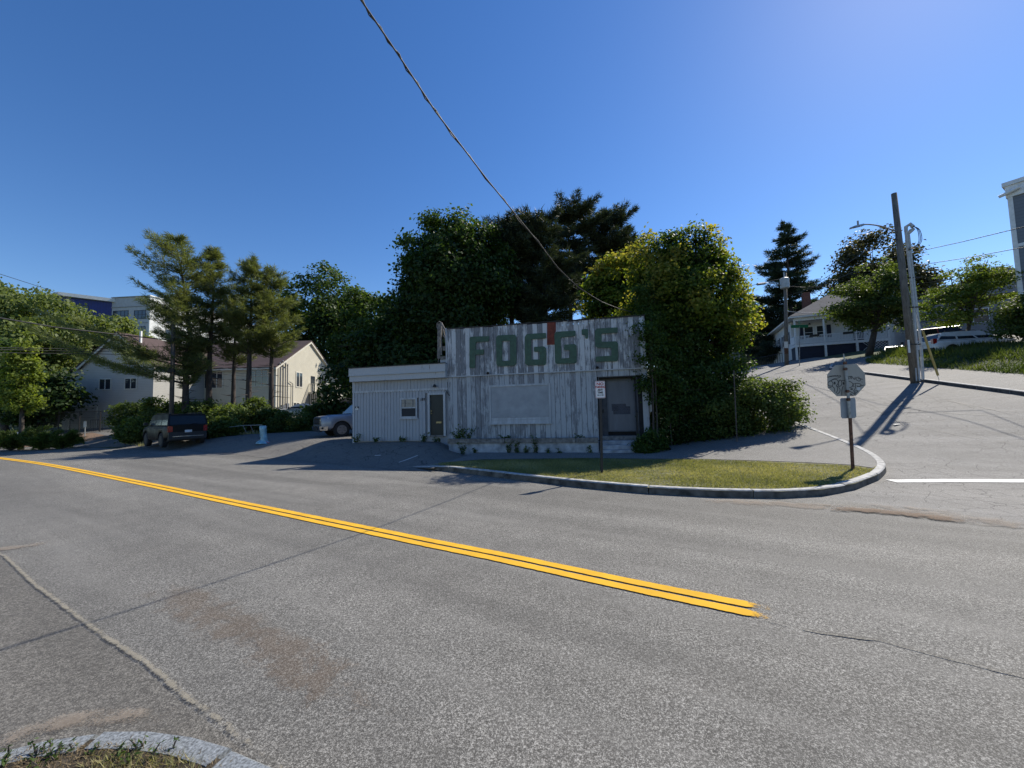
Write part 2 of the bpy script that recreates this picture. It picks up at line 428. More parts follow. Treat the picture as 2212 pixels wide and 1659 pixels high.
# foreground kerb and planting bed
nk = [gp(-420, 1760, .12), gp(-150, 1640, .12), gp(0, 1590, .12), gp(120, 1566, .12), gp(240, 1552, .12), gp(345, 1552, .12), gp(440, 1568, .12), gp(520, 1594, .12), gp(600, 1634, .12), gp(680, 1690, .12)]
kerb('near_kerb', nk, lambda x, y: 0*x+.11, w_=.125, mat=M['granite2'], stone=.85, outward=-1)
bed = [(p[0], p[1]) for p in nk]; cx = sum(p[0] for p in bed)/len(bed)
bedpoly = [(p[0]*.97-.03, p[1]-.12) for p in bed] + [(-.3, .3), (-.4, -1.5), (-4, -1.5), (-5, .8)]
sheet('planting_bed', bedpoly, M['soil'], .12, .107)
# old asphalt strip on the near side with its ragged seam
seam = [gp(-500, 1080), gp(-200, 1130), gp(0, 1205), gp(60, 1265), gp(150, 1335), gp(215, 1385), gp(300, 1440), gp(390, 1520), gp(470, 1580), gp(540, 1640), gp(660, 1730), gp(900, 2100)]
sheet('edge_lane', seam + [(0, -6), (-40, -8)], M['patch'], .8, .008)
def strip(name, line, wd, mat, dz, jit=.0, step=.08, kind='structure', gaps=0, taper=False):
    mb = MB(); pts = []
    P = [Vector((a, b)) for a, b in line]
    for i in range(len(P)-1):
        L = (P[i+1]-P[i]).length; n = max(1, int(L/step))
        for j in range(n): pts.append(P[i].lerp(P[i+1], j/n))
    pts.append(P[-1]); off_ = 0
    rows = []
    for i, p in enumerate(pts):
        t = (pts[min(i+1, len(pts)-1)]-pts[max(i-1, 0)]).normalized(); n_ = Vector((-t.y, t.x))
        off_ = off_*.93+random.gauss(0, jit); w2 = wd/2*(1+random.uniform(-.5, .6)*(jit > 0))
        if taper: w2 *= min(1, i/6+.1, (len(pts)-1-i)/6+.1)
        a = p+n_*(off_+w2); b = p+n_*(off_-w2)
        rows.append(((a.x, a.y, gz(a.x, a.y)+dz), (b.x, b.y, gz(b.x, b.y)+dz)))
    for i in range(len(rows)-1):
        if gaps and random.random() < gaps: continue
        mb.face([rows[i][0], rows[i][1], rows[i+1][1], rows[i+1][0]])
    o = mb.build(name, mat)
    if kind: o['kind'] = kind
    return o
# double yellow centre line
yl = [(0, 990), (93, 1002), (186, 1020), (279, 1039), (372, 1058), (464, 1078), (590, 1104), (700, 1127), (822, 1152), (940, 1177), (1054, 1199), (1180, 1226), (1350, 1263), (1560, 1306), (1625, 1319)]
yc = [gp(*p) for p in [(-200, 972), (-90, 979)]+yl]
def fitline(pts):                                    # gentle smoothing of the picked points
    P = [Vector(p) for p in pts]; out = []
    for i in range(len(P)-1):
        for j in range(10): out.append(P[i].lerp(P[i+1], j/10))
    out.append(P[-1])
    for _ in range(14): out = [out[0]]+[(out[i-1]+out[i]*2+out[i+1])/4 for i in range(1, len(out)-1)]+[out[-1]]
    return [tuple(p) for p in out]
yc = fitline(yc)
M['yellow'] = None
def paintmat(name, col, wear):
    q, n, p, o = new_mat(name); t = NT(n); v = t.coord()
    f = t.noise(v, 150, 3, .75); g = t.noise(v, 3, 4)
    k = t.math('ADD', t.math('MULTIPLY', f, .75), t.math('MULTIPLY', g, .25))
    t.link(t.ramp(t.noise(v, 2.5, 5), [(.3, tuple(c*.85 for c in col)), (.7, col)]), p.inputs['Base Color'])
    p.inputs['Roughness'].default_value = .65
    tr = t.add('ShaderNodeBsdfTransparent'); mx = t.add('ShaderNodeMixShader')
    t.link(t.ramp(k, [(wear-.03, 0.0), (wear+.03, 1.0)]), mx.inputs[0])
    t.link(tr.outputs[0], mx.inputs[1]); t.link(p.outputs[0], mx.inputs[2]); t.link(mx.outputs[0], o.inputs[0]); return q
M['yellow'] = paintmat('yellow_paint', (.84, .47, .014), .405)
M['yellow2'] = paintmat('yellow_paint_end', (.80, .36, .02), .52)
M['wpaint'] = paintmat('white_line_paint', (.72, .72, .70), .43)
def line_mark(name, c, o1, wd, mat):
    out = []
    for i, p in enumerate(c):
        a = Vector(c[max(i-1, 0)]); b = Vector(c[min(i+1, len(c)-1)]); t = (b-a).normalized()
        out.append((p[0]-t.y*o1, p[1]+t.x*o1))
    return strip(name, out, wd, mat, .014, step=.5)
e1 = [gp(1622, 1318), gp(1658, 1326)]

strip('stop_line', [gp(1925, 1040), gp(2050, 1039), gp(2300, 1040), gp(2500, 1040)], .30, M['wpaint'], .012, step=.4)
strip('parking_line', [gp(832, 1008), gp(902, 985)], .06, M['wpaint'], .02, step=.3)
# sealed cracks and long joints
cracks = [[(1625, 1335), (1700, 1350), (1800, 1367), (1900, 1383), (2000, 1410), (2110, 1438), (2330, 1490)],
          [(2050, 1128), (2130, 1137), (2212, 1143), (2300, 1150)],
          [(1640, 1077), (1750, 1090), (1850, 1097)],
          [(1747, 905), (1900, 898), (1960, 880)], [(1900, 925), (1880, 950), (1840, 975)],
          [(1850, 870), (1960, 920), (2100, 945), (2230, 965)], [(1860, 860), (2000, 890), (2212, 905)],
          [(1900, 872), (2050, 868), (2212, 900)], [(1990, 850), (2100, 880), (2212, 893)],
          [(1640, 795), (1730, 805), (1800, 835), (1900, 885)], [(1660, 792), (1770, 802), (1850, 838), (1960, 880)]]
for c in cracks: strip('pavement_crack', [gp(*p) for p in c], .015, M['crack'], .018, jit=.012, gaps=.08, taper=True)
def washmat(name, col, amt, scale=90, thr=.5, low=3.0):
    q, n, p, o = new_mat(name); t = NT(n); v = t.coord()
    a = t.add('ShaderNodeAttribute', attribute_name='fade', attribute_type='GEOMETRY')
    f = t.math('ADD', t.math('MULTIPLY', t.math('SUBTRACT', t.noise(v, scale, 3, .8), .5), 2.4), t.math('MULTIPLY', t.math('SUBTRACT', t.noise(v, low, 5, .7, .5), .5), 3.4))
    k = t.math('ADD', f, a.outputs['Fac'])
    t.link(t.ramp(t.noise(v, 3, 4), [(.3, tuple(c*.8 for c in col)), (.7, col)]), p.inputs['Base Color']); p.inputs['Roughness'].default_value = .95
    tr = t.add('ShaderNodeBsdfTransparent'); mx = t.add('ShaderNodeMixShader')
    t.link(t.ramp(k, [(thr, 0.0), (min(1, thr+.45), amt)]), mx.inputs[0]); t.link(tr.outputs[0], mx.inputs[1]); t.link(p.outputs[0], mx.inputs[2]); t.link(mx.outputs[0], o.inputs[0]); return q
def wash(name, line, wd, mat, dz, edge=None, ends=5):
    """a thin film of sand or rust on the asphalt, thinning out towards its edges"""
    P = [Vector(p) for p in line]; pts = []
    for i in range(len(P)-1):
        n = max(2, int((P[i+1]-P[i]).length/.12))
        pts += [P[i].lerp(P[i+1], j/n) for j in range(n)]
    pts.append(P[-1]); N = len(pts); V = []; Fd = []; K = 9
    for i, p in enumerate(pts):
        t = (pts[min(i+1, N-1)]-pts[max(i-1, 0)]).normalized(); n_ = Vector((-t.y, t.x)); u = i/(N-1)
        for j in range(K):
            c = j/(K-1)*2-1; q = p+n_*c*wd/2; V.append((q.x, q.y, gz(q.x, q.y)+dz))
            Fd.append(max(0, 1-c*c)*min(1, u*5, (1-u)*5) if edge is None else min(2.2, (1-abs(c))*edge)*min(1, (1-u)*ends))
    fs = [(i*K+j, i*K+j+1, (i+1)*K+j+1, (i+1)*K+j) for i in range(N-1) for j in range(K-1)]
    me = bpy.data.meshes.new(name); me.from_pydata(V, [], fs)
    a = me.attributes.new('fade', 'FLOAT', 'POINT'); a.data.foreach_set('value', Fd)
    b = bmesh.new(); b.from_mesh(me); bmesh.ops.recalc_face_normals(b, faces=b.faces)
    if sum(f.normal.z for f in b.faces) < 0: bmesh.ops.reverse_faces(b, faces=b.faces)
    b.to_mesh(me); b.free()
    o = link_mesh(name, me, mat); o['kind'] = 'structure'; return o
M['stain'] = washmat('sandy_wash', (.33, .27, .21), .5, thr=.5)
M['silt'] = washmat('brown_silt', (.20, .14, .095), .8, thr=.3, low=6.0)
M['rust'] = washmat('rust_wash', (.19, .125, .075), .26, thr=.5, low=4.0)
M['seam'] = washmat('seam_sand', (.30, .27, .21), .7, 60, .45, 14.0)
ev = (Vector(yc[-1])-Vector(yc[-4])).normalized(); en = Vector((-ev.y, ev.x))
M['yline'] = washmat('yellow_line_paint', (.76, .42, .018), 1.0, 140, .72, 5.0)
yc[-1] = tuple(Vector(yc[-1])+ev*.16)
for o_ in (.079, -.079):
    ln_ = []
    for i, p in enumerate(yc):
        a_ = Vector(yc[max(i-1, 0)]); b_ = Vector(yc[min(i+1, len(yc)-1)]); t_ = (b_-a_).normalized(); ln_.append((p[0]-t_.y*o_, p[1]+t_.x*o_))
    wash('yellow_line', ln_, .134, M['yline'], .014, edge=7., ends=130)
wash('sand_wash', [gp(1500, 1082), gp(1640, 1088), gp(1760, 1095), gp(1850, 1097)], .55, M['stain'], .016)
wash('sand_wash', [gp(1790, 1100), gp(1900, 1102), gp(2000, 1110), gp(2110, 1125), gp(2260, 1150)], .9, M['stain'], .020)
wash('silt_wash', [gp(1780, 1101), gp(1900, 1107), gp(2000, 1118), gp(2060, 1126), gp(2110, 1132)], .34, M['silt'], .026)
wash('rust_wash', [gp(330, 1262), gp(480, 1345), gp(640, 1430), gp(780, 1530), gp(860, 1610)], .55, M['rust'], .016)
wash('sand_wash', [gp(-60, 1192), gp(40, 1185), gp(110, 1172)], .25, M['stain'], .016)
wash('seam_sand', [(p[0]+.02, p[1]+.03) for p in seam[1:12]], .05, M['seam'], .018)

wash('kerb_sand', [gp(-40, 1618), gp(90, 1578), gp(180, 1562), gp(290, 1558), gp(350, 1570)], .20, M['stain'], .024)
# mulch strip at the left bed
sheet('mulch_bed', [gp(48, 967), gp(110, 962), gp(240, 946), gp(200, 935), gp(120, 944), gp(60, 955)], M['mulch'], .5, .03)
# ------------------------------------------------------------------ the shop with its green letters
M['boards_up'] = peeling('weathered_boards_upper', (.56, .57, .585), (.20, .205, .22), .60)
M['boards_low'] = peeling('weathered_boards_lower', (.42, .435, .455), (.22, .225, .24), .46)
M['boards_shed'] = peeling('painted_boards', (.38, .395, .42), (.31, .32, .345), .05, .4)
M['fascia'] = peeling('flaking_fascia', (.46, .475, .49), (.22, .21, .20), .3, 3.0)
M['panelpaint'] = plain('panel_paint', (.31, .325, .345), .6, .10, 3, bump=.1)
M['green'] = plain('green_sign_paint', (.034, .085, .050), .5, .22, 7, bump=.15)
M['rustpanel'] = plain('rusty_panel', (.17, .035, .02), .8, .3, 8, bump=.3)
M['dark'] = plain('dark_void', (.015, .015, .017), .9, .3, 5)
M['trim'] = plain('trim_paint', (.42, .435, .455), .6, .15, 8, streak=6)
M['doorgreen'] = plain('dark_green_door', (.006, .012, .011), .5, .25, 6, streak=5)
M['doorgrey'] = plain('grey_door', (.12, .13, .155), .5, .12, 4, streak=4)
M['smudge'] = paintmat('door_smudge', (.06, .065, .09), .45)
M['brass'] = plain('dull_brass', (.30, .25, .13), .4, .2, 9, metal=.7)
M['iron'] = plain('black_iron', (.025, .023, .022), .6, .3, 20)
M['tar'] = plain('roof_tar', (.035, .033, .033), .9, .3, 6, bump=.5)
M['whitewash'] = plain('whitewashed_concrete', (.34, .36, .39), .85, .3, 3.5, bump=.5)
M['timber'] = plain('weathered_timber', (.20, .185, .17), .85, .35, 8, bump=.6)
M['glass'] = glassmat('window_glass', (.015, .018, .02), .06)
M['blind'] = plain('cream_blind', (.34, .31, .26), .7, .15, 5)
M['screen'] = plain('insect_screen', (.035, .037, .04), .9, .1, 60)
RZ = math.atan2(-.232, .973)
O = Vector((-2.7, 16.3, 0)); UX = Vector((.973, -.2316, 0)).normalized(); VY = Vector((-UX.y, UX.x, 0))
def F(px, py, v=0.0):
    r = ray(px, py); d = ((O+VY*v-CAM).dot(VY))/r.dot(VY); p = CAM+r*d-O
    return p.dot(UX), p.z
def z5(X, Y): return ((1250+X/3.16)*.73733, (880+Y/3.16)*.73733)
def z3(X, Y): return ((800+X/2.7655)*.73733, (750+Y/2.765)*.73733)
def z4(X, Y): return ((1000+X/3.0156)*.73733, (850+Y/3.016)*.73733)
def z7(X, Y): return ((1700+X/3.457)*.73733, (920+Y/3.457)*.73733)
def F5(X, Y, v=0.0): return F(*z5(X, Y), v)
shop = thing('shop_building', 'grey weathered board shop with big green letters on its parapet and a low side wing', 'shop', O, math.atan2(UX.y, UX.x))
W = 8.02
def zl(x, za, zb, x0=0., x1=W): return za+(zb-za)*(x-x0)/(x1-x0)
ztopL, ztopR = F5(190, 272)[1], F5(1985, 150)[1]
zbandL, zbandR = F5(200, 712)[1], F5(1900, 635)[1]
zband = (zbandL+zbandR)/2; pass
zbase = F5(700, 1275)[1]
print('facade', ztopL, ztopR, zbandL, zbandR, zbase, F5(1900, 635), F5(2060, 1240), F5(185, 1240))
def boards(name, x0, x1, top, bot, holes, mat, bw=.205, y=0.0, th=.02, parent=shop, jag=0.0):
    mb = MB(); x = x0
    while x < x1-.02:
        xe = min(x+bw, x1); g = .006; yo = random.uniform(-.006, .006)
        sp_ = [(bot(x), top((x+xe)/2)+random.uniform(-jag, jag*.3))]
        for hx0, hx1, hz0, hz1 in holes:
            if xe > hx0 and x < hx1:
                ns = []
                for a, b in sp_:
                    if hz0 > a: ns.append((a, min(b, hz0)))
                    if hz1 < b: ns.append((max(a, hz1), b))
                sp_ = [q for q in ns if q[1]-q[0] > .02]
        for a, b in sp_: mb.box(x+g, xe-g, y-th+yo, y+.0, a, b)
        x = xe
    return mb.build(name, mat, parent)
dl, dr = F5(1590, 800)[0], F5(1957, 900)[0]; dt = F5(1600, 708)[1]; db = F5(1640, 1258)[1]
wl, wr = F5(583, 900)[0], F5(1150, 900)[0]; wt, wb = F5(860, 777)[1], F5(860, 1143)[1]
print('door', dl, dr, dt, db, 'win', wl, wr, wt, wb)
# core walls set behind the boards (with the doorway left open) and roof
mb = MB(); mb.box(.02, dl, .002, 7.2, -.3, ztopL-.25); mb.box(dr, W-.02, .002, 7.2, -.3, ztopL-.25)
mb.box(dl, dr, .002, 7.2, dt, ztopL-.25); mb.box(dl, dr, .5, 7.2, -.3, dt); mb.box(dl, dr, .002, .5, -.3, db-.005)
mb.build('wall', M['dark'], shop)
boards('lower_boards', 0, W, lambda x: zl(x, zbandL, zbandR)-.012, lambda x: zbase-.1, [(dl, dr, db-3, dt)], M['boards_low'], .205, 0.0, .03)
boards('parapet_boards', .0, W-.02, lambda x: zl(x, ztopL, ztopR), lambda x: zl(x, zbandL, zbandR)+.03, [], M['boards_up'], .205, -.05, .025, jag=.03)
mb = MB(); mb.hexa([(0, -.09, zbandL-.012), (W, -.09, zbandR-.012), (W, -.0, zbandR-.012), (0, -.0, zbandL-.012), (0, -.09, zbandL+.03), (W, -.09, zbandR+.03), (W, 0, zbandR+.03), (0, 0, zbandL+.03)])
mb.build('band', M['trim'], shop)
mb = MB(); k = 40
for i in range(k):
    a, b = W*i/k, W*(i+1)/k; za, zb = zl(a, ztopL, ztopR), zl(b, ztopL, ztopR); j1, j2 = random.uniform(-.01, .03), random.uniform(-.01, .03)
    mb.hexa([(a, -.10, za), (b, -.10, zb), (b, .35, zb), (a, .35, za), (a, -.10, za+.03+j1), (b, -.10, zb+.03+j2), (b, .35, zb+.05), (a, .35, za+.05)])
mb.build('roof_edge', M['tar'], shop)
mb = MB(); mb.box(-.0, W, .36, 7.3, ztopL-.24, ztopL-.12); mb.box(W-.025, W+.005, 0.01, 7.2, -.3, zbandR+.0); mb.build('roof', M['tar'], shop)
mb = MB(); mb.box(-.026, .0, -.05, .34, zbandL-.2, ztopL+.02); mb.box(-.05, -.0, -.1, -.0, zbandL, ztopL+.05); mb.build('corner_board', M['trim'], shop)
# letters
def poly5(pts, v): return [Vector((F5(X, Y, v)[0], v, F5(X, Y, v)[1])) for X, Y in pts]
V0 = -.078
def letter(pts, hole=None, nm='sign_letter'):
    P = [Vector(F5(X, Y, V0)) for X, Y in pts]
    # round the outline a little
    out = []
    for i in range(len(P)):
        a, b, c = P[i-1], P[i], P[(i+1) % len(P)]
        r_ = min(.035, (a-b).length*.4, (c-b).length*.4)
        p1 = b+(a-b).normalized()*r_; p2 = b+(c-b).normalized()*r_
        for t_ in (0, .33, .67, 1): out.append(p1*(1-t_)**2+b*2*t_*(1-t_)+p2*t_**2)
    loops = [out]
    if hole: loops.append([Vector(F5(X, Y, V0)) for X, Y in hole])
    vs = [v for l in loops for v in l]; fs = []; n = 0
    for l in loops: fs.append(list(range(n, n+len(l)))); n += len(l)
    r_ = delaunay_2d_cdt(vs, [], fs, 1, 1e-5)
    b = bmesh.new(); vv = [b.verts.new((v.x, V0, v.y)) for v in r_[0]]
    hl = None
    if hole:
        hp = loops[1]; hcx = [p.x for p in hp]; hcy = [p.y for p in hp]
    for f in r_[2]:
        if hole:
            c = sum((r_[0][i] for i in f), Vector((0, 0)))/len(f)
            ins = False; j = len(hp)-1
            for i in range(len(hp)):
                if ((hp[i].y > c.y) != (hp[j].y > c.y)) and c.x < (hp[j].x-hp[i].x)*(c.y-hp[i].y)/(hp[j].y-hp[i].y)+hp[i].x: ins = not ins
                j = i
            if ins: continue
        try: b.faces.new([vv[i] for i in f])
        except ValueError: pass
    bmesh.ops.recalc_face_normals(b, faces=b.faces)
    e = bmesh.ops.extrude_face_region(b, geom=list(b.faces))
    bmesh.ops.translate(b, verts=[g for g in e['geom'] if isinstance(g, bmesh.types.BMVert)], vec=(0, -.045, 0))
    bmesh.ops.recalc_face_normals(b, faces=b.faces)
    me = bpy.data.meshes.new(nm); b.to_mesh(me); b.free()
    return link_mesh(nm, me, M['green'], shop)
letter([(399,348),(415,338),(580,332),(578,382),(458,388),(455,458),(532,455),(528,503),(453,505),(450,625),(400,627)])['label'] = 'green painted letter F'
letter([(645,345),(660,325),(815,318),(832,335),(832,585),(815,605),(665,612),(648,592)], [(698,378),(772,375),(775,558),(702,562)])['label'] = 'green painted letter O'
letter([(910,338),(930,312),(1105,303),(1107,352),(968,362),(970,550),(1047,547),(1045,475),(995,477),(995,432),(1090,427),(1107,445),(1108,585),(1095,598),(930,603),(913,585)])['label'] = 'green painted letter G left of the rusty panel'
letter([(1183,318),(1200,292),(1378,282),(1380,330),(1240,345),(1248,540),(1325,533),(1325,462),(1273,460),(1273,412),(1372,405),(1388,420),(1390,570),(1378,582),(1205,590),(1190,575)])['label'] = 'green painted letter G right of the rusty panel'
letter([(1435,275),(1445,268),(1495,268),(1495,350),(1470,355),(1465,320),(1437,322)])['label'] = 'green painted apostrophe'
letter([(1558,285),(1575,262),(1768,252),(1768,300),(1618,310),(1620,385),(1755,380),(1772,398),(1773,550),(1760,565),(1565,570),(1565,522),(1712,512),(1708,440),(1580,440),(1560,420)])['label'] = 'green painted letter S'
mb = MB(); mb.prism([(F5(X, Y, -.077)[0], -.077, F5(X, Y, -.077)[1]) for X, Y in [(1115,206),(1196,202),(1196,288),(1184,310),(1184,410),(1115,412)]], (0, -.012, 0)); mb.build('rusty_panel', M['rustpanel'], shop)
# boarded shop window
mb = MB()
fo = [(wl, wb), (wr, wb), (wr, wt), (wl, wt)]
def frame(mb, x0, x1, z0, z1, w_, y0, y1):
    mb.box(x0, x0+w_, y0, y1, z0, z1); mb.box(x1-w_, x1, y0, y1, z0, z1)
    mb.box(x0+w_, x1-w_, y0, y1, z1-w_, z1); mb.box(x0+w_, x1-w_, y0, y1, z0, z0+w_)
frame(mb, wl, wr, wb, wt, .075, -.075, -.02)
wf = mb.build('window_frame', M['trim'], shop, bevel=.006)
mb = MB(); mb.box(wl+.075, wr-.075, -.05, -.02, wb+.26, wt-.075); mb.build('window_board', M['panelpaint'], wf)
mb = MB(); mb.box(wl+.075, wr-.075, -.058, -.02, wb+.075, wb+.165); mb.box(wl+.075, wr-.075, -.05, -.02, wb+.172, wb+.252); mb.build('window_rail', M['trim'], wf)
mb = MB(); mb.box(wl-.02, wr+.03, -.12, -.075, wb-.01, wb+.03); mb.build('window_sill', M['trim'], wf)
# recessed entrance
d0, d1 = F5(1680, 900, .42)[0], F5(1915, 900, .42)[0]; e0, e1_ = F5(1690, 1203, .42)[1], F5(1700, 747, .42)[1]
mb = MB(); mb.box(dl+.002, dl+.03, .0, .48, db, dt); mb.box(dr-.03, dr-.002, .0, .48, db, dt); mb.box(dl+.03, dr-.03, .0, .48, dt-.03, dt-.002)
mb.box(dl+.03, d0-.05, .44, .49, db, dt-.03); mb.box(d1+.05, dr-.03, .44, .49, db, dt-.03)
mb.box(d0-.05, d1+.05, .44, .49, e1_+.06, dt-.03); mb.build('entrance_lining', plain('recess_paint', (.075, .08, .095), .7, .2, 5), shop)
dd = MB(); dd.box(d0, d1, .40, .44, e0, e1_); door = dd.build('door', M['doorgrey'], shop, bevel=.004)
mb = MB(); frame(mb, d0-.05, d1+.05, e0-.05, e1_+.055, .05, .39, .44); mb.build('door_frame', plain('frame_grey', (.10, .11, .13), .6), door)
mb = MB(); a, b = F5(1712, 960, .4), F5(1885, 1000, .4)
mb.box(a[0], b[0]-.15, .396, .398, b[1]-.08, a[1]); mb.box(a[0]+.05, b[0], .394, .3955, b[1]-.22, a[1]-.1); mb.build('paint_smudge', M['smudge'], door)
mb = MB(); mb.box(dl+.12, dl+.17, .41, .43, F5(1630, 1040, .42)[1], F5(1630, 1020, .42)[1]+.05); mb.build('door_handle', M['iron'], door, bevel=.005)
mb = MB(); mb.box(dl, dr, -.02, .44, db-.14, db); mb.build('door_sill', M['timber'], shop)
# planter wall and its timber cap
PV = -.78
pz = F5(700, 1284, PV)[1]; pzb = F5(700, 1322, PV)[1]; px1 = F5(1590, 1300, PV)[0]; px0 = F5(203, 1300, PV)[0]
print('planter', pz, pzb, px0, px1, F5(700, 1430, PV)); 
mb = MB(); mb.box(px0, px1, PV, PV+.16, -.3, pzb); mb.box(px0, px0+.16, PV+.16, -.03, -.3, pzb); mb.box(px1-.14, px1, PV+.16, -.03, -.3, pzb)
mb.build('planter_wall', M['whitewash'], shop, bevel=.012)
mb = MB()
for a, b in ((0, .40), (.404, .86), (.864, 1)):
    xa, xb = px0-.03+(px1-px0+.03)*a, px0-.03+(px1-px0+.03)*b; mb.box(xa, xb, PV-.06, PV-.0, pzb+.0, pz-.02); mb.box(xa, xb, PV-.05, PV+.2, pz-.018, pz+.02)
mb.build('planter_cap', M['timber'], shop, bevel=.008)
mb = MB(); mb.box(px0+.162, px1-.142, PV+.162, -.03, -.3, pzb+.02); mb.build('planter_soil', M['soil'], shop)
# steps
s0, s1 = F5(1600, 1300, -.35)[0]-.0, F5(1960, 1300, -.35)[0]+.05
zs0 = F5(1750, 1425, -.9)[1]
mb = MB(); top = db-.145; n_ = 3; print('steps', s0, s1, top, zs0)
for i in range(n_):
    y1 = -.03; y0 = -.30-.30*i; h1 = top-(top-zs0)*i/n_; h0 = top-(top-zs0)*(i+1)/n_-.0
    mb.box(max(s0, px1+.012), s1, y0, y1 if i == 0 else -.30-.30*(i-1), -.3, h1)
mb.build('steps', M['whitewash'], shop, bevel=.02)
for nm, xx in (('handrail', s1-.04),):
    mb = MB(); mb.tube([(xx, -.05, db+.95), (xx, -.35, db+.86), (xx, -.40, zs0+.2)], .018, 6); mb.tube([(xx, -.05, db+.1), (xx, -.05, db+.95)], .016, 6); mb.build(nm, M['iron'], shop)
# electric meter box on the right side
mx_, mz = F(*z7(700, 885), -.02)[0], F(*z7(715, 930), 0.0)[1]
mb = MB(); mb.box(W+.006, W+.17, .05, .22, mz-.22, mz+.2); mb.tube([(W+.09, .05, mz), (W+.09, -.03, mz)], .07, 12); mb.build('meter_box', plain('meter_grey', (.42, .44, .46), .5), shop, bevel=.01)
# spot lamps on the parapet
for X, Y in ((570, 672), (1578, 618)):
    a, c = F5(X, Y, -.12); mb = MB(); mb.tube([(a, -.075, c-.03), (a, -.16, c), (a, -.17, c+.0)], .018, 6); mb.tube([(a-.01, -.13, c+.03), (a+.01, -.21, c-.03)], [.03, .055], 10); mb.build('spot_lamp', M['iron'], shop)
# --- side wing
sx0 = F(763, 900)[0]; SD = 4.1
def f3(X, Y, v=0.): return F(*z3(X, Y), v)
ft, fb = (f3(700, 908, -.3)[1]+f3(1330, 872, -.3)[1])/2, (f3(650, 1015, -.3)[1]+f3(1300, 990, -.3)[1])/2
zmid = (f3(650, 965, -.3)[1]+f3(1250, 947, -.3)[1])/2
sb = f3(700, 1495)[1]; fx0 = f3(612, 960, -.3)[0]
print('shed', sx0, ft, fb, zmid, sb, fx0)
mb = MB(); mb.box(sx0+.01, -.0, .075, SD, sb-.9, fb+.02); mb.build('wing_wall', M['boards_shed'], shop)
k0, k1 = f3(1266, 1300)[0], f3(1388, 1300)[0]; kt, kb = f3(1330, 1120)[1], f3(1330, 1455)[1]
q0, q1 = f3(1033, 1240)[0], f3(1170, 1240)[0]; qt, qb = f3(1100, 1150)[1], f3(1100, 1312)[1]
scz = (f3(700, 1105)[1]+f3(1200, 1085)[1])/2
boards('wing_boards', sx0+.08, -.03, lambda x: fb, lambda x: sb-.02, [(k0-.06, k1+.06, sb-1, kt+.06), (q0, q1, qb, qt)], M['boards_shed'], .15, -.0, .014)
boards('wing_upper_boards', sx0+.14, -.03, lambda x: fb+.02, lambda x: scz+.03, [], M['boards_shed'], .16, -.016, .014)
mb = MB(); mb.box(sx0-.012, sx0+.075, -.03, .06, sb-.5, fb); mb.box(sx0-.02, sx0+.13, -.035, -.0305, scz-.02, fb+.01); mb.build('wing_corner_board', M['trim'], shop)
mb = MB(); x = sx0+.10; sw = .118
while x < -.12:                                      # scalloped trim board
    pts = [(x, -.045, scz+.05)]+[(x+sw/2-sw/2*math.cos(t), -.045, scz-.045*math.sin(t)) for t in np.linspace(0, math.pi, 8)]+[(x+sw, -.045, scz+.05)]
    mb.prism(pts, (0, .012, 0)); x += sw
mb.build('scalloped_trim', M['trim'], shop)
mb = MB(); mb.box(fx0, -.0, -.30, -.0, zmid+.012, ft); mb.box(fx0+.0, .0, .0, SD+.2, fb+.03, ft-.02); mb.build('wing_fascia', M['fascia'], shop)
mb = MB(); mb.box(fx0+.02, -.01, -.27, -.02, fb, zmid+.01); mb.box(fx0-.02, .0, -.33, -.301, zmid-.012, zmid+.011); mb.build('wing_soffit', M['fascia'], shop)
mb = MB(); mb.box(fx0-.03, -.005, -.335, SD+.25, ft+.002, ft+.035); mb.build('wing_roof', M['tar'], shop)
# side door of the wing
dd = MB(); dd.box(k0+.03, k1-.03, .03, .06, kb+.02, kt-.02); d2 = dd.build('wing_door', M['doorgreen'], shop)
mb = MB(); mb.box(k0-.06, k0+.03, -.035, .05, kb-.02, kt+.07); mb.box(k1-.03, k1+.06, -.035, .05, kb-.02, kt+.07); mb.box(k0+.03, k1-.03, -.035, .05, kt-.02, kt+.07); mb.build('door_frame', M['trim'], d2)
mb = MB(); mb.box(k0+.03, k1-.03, -.06, .06, kb-.05, kb+.018); mb.build('door_sill', M['timber'], d2)
mb = MB(); mz_ = f3(1342, 1348)[1]; mx0 = f3(1320, 1348)[0]; mb.box(mx0, mx0+.24, .018, .029, mz_-.035, mz_+.035); mb.build('mail_slot', M['brass'], d2)
mb = MB(); hz = f3(1283, 1275)[1]
for dz_ in (0, .1): mb = MB(); mb.tube([(k0+.1, .03, hz+dz_), (k0+.1, -.03, hz+dz_)], .022, 8); mb.build('door_knob', M['brass'], d2)
# the wing is hollow behind door and window
mb = MB(); mb.box(k0+.031, k1-.031, .0025, .028, kb+.02, kt-.02, 0)
# window
mb = MB(); frame(mb, q0, q1, qb, qt, .07, -.05, -.0); wn_ = mb.build('window_frame', M['trim'], shop, bevel=.005)
mb = MB(); qm = f3(1100, 1230)[1]; mb.box(q0+.07, q1-.07, -.035, -.0, qm-.02, qm+.025); mb.box(q0-.03, q1+.04, -.09, -.05, qb-.05, qb+.0); mb.build('window_sash', M['trim'], wn_)
mb = MB(); mb.box(q0+.07, q1-.07, -.02, -.016, qm+.025, qt-.07); mb.build('blind', M['blind'], wn_)
mb = MB(); xm = q0+.07+(q1-q0-.14)*.2
mb.box(xm, xm+.05, -.028, -.021, qm+.025, qt-.07); xm = q1-.07-.16; mb.box(xm, xm+.05, -.028, -.021, qm+.025, qt-.07); mb.box(q0+.07, q1-.07, -.026, -.0205, (qm+qt)/2-.02, (qm+qt)/2-.005); mb.build('window_bar', M['timber'], wn_)
mb = MB(); mb.box(q0+.07, q1-.07, -.02, -.016, qb+.07, qm-.02); mb.build('pane', M['screen'], wn_)
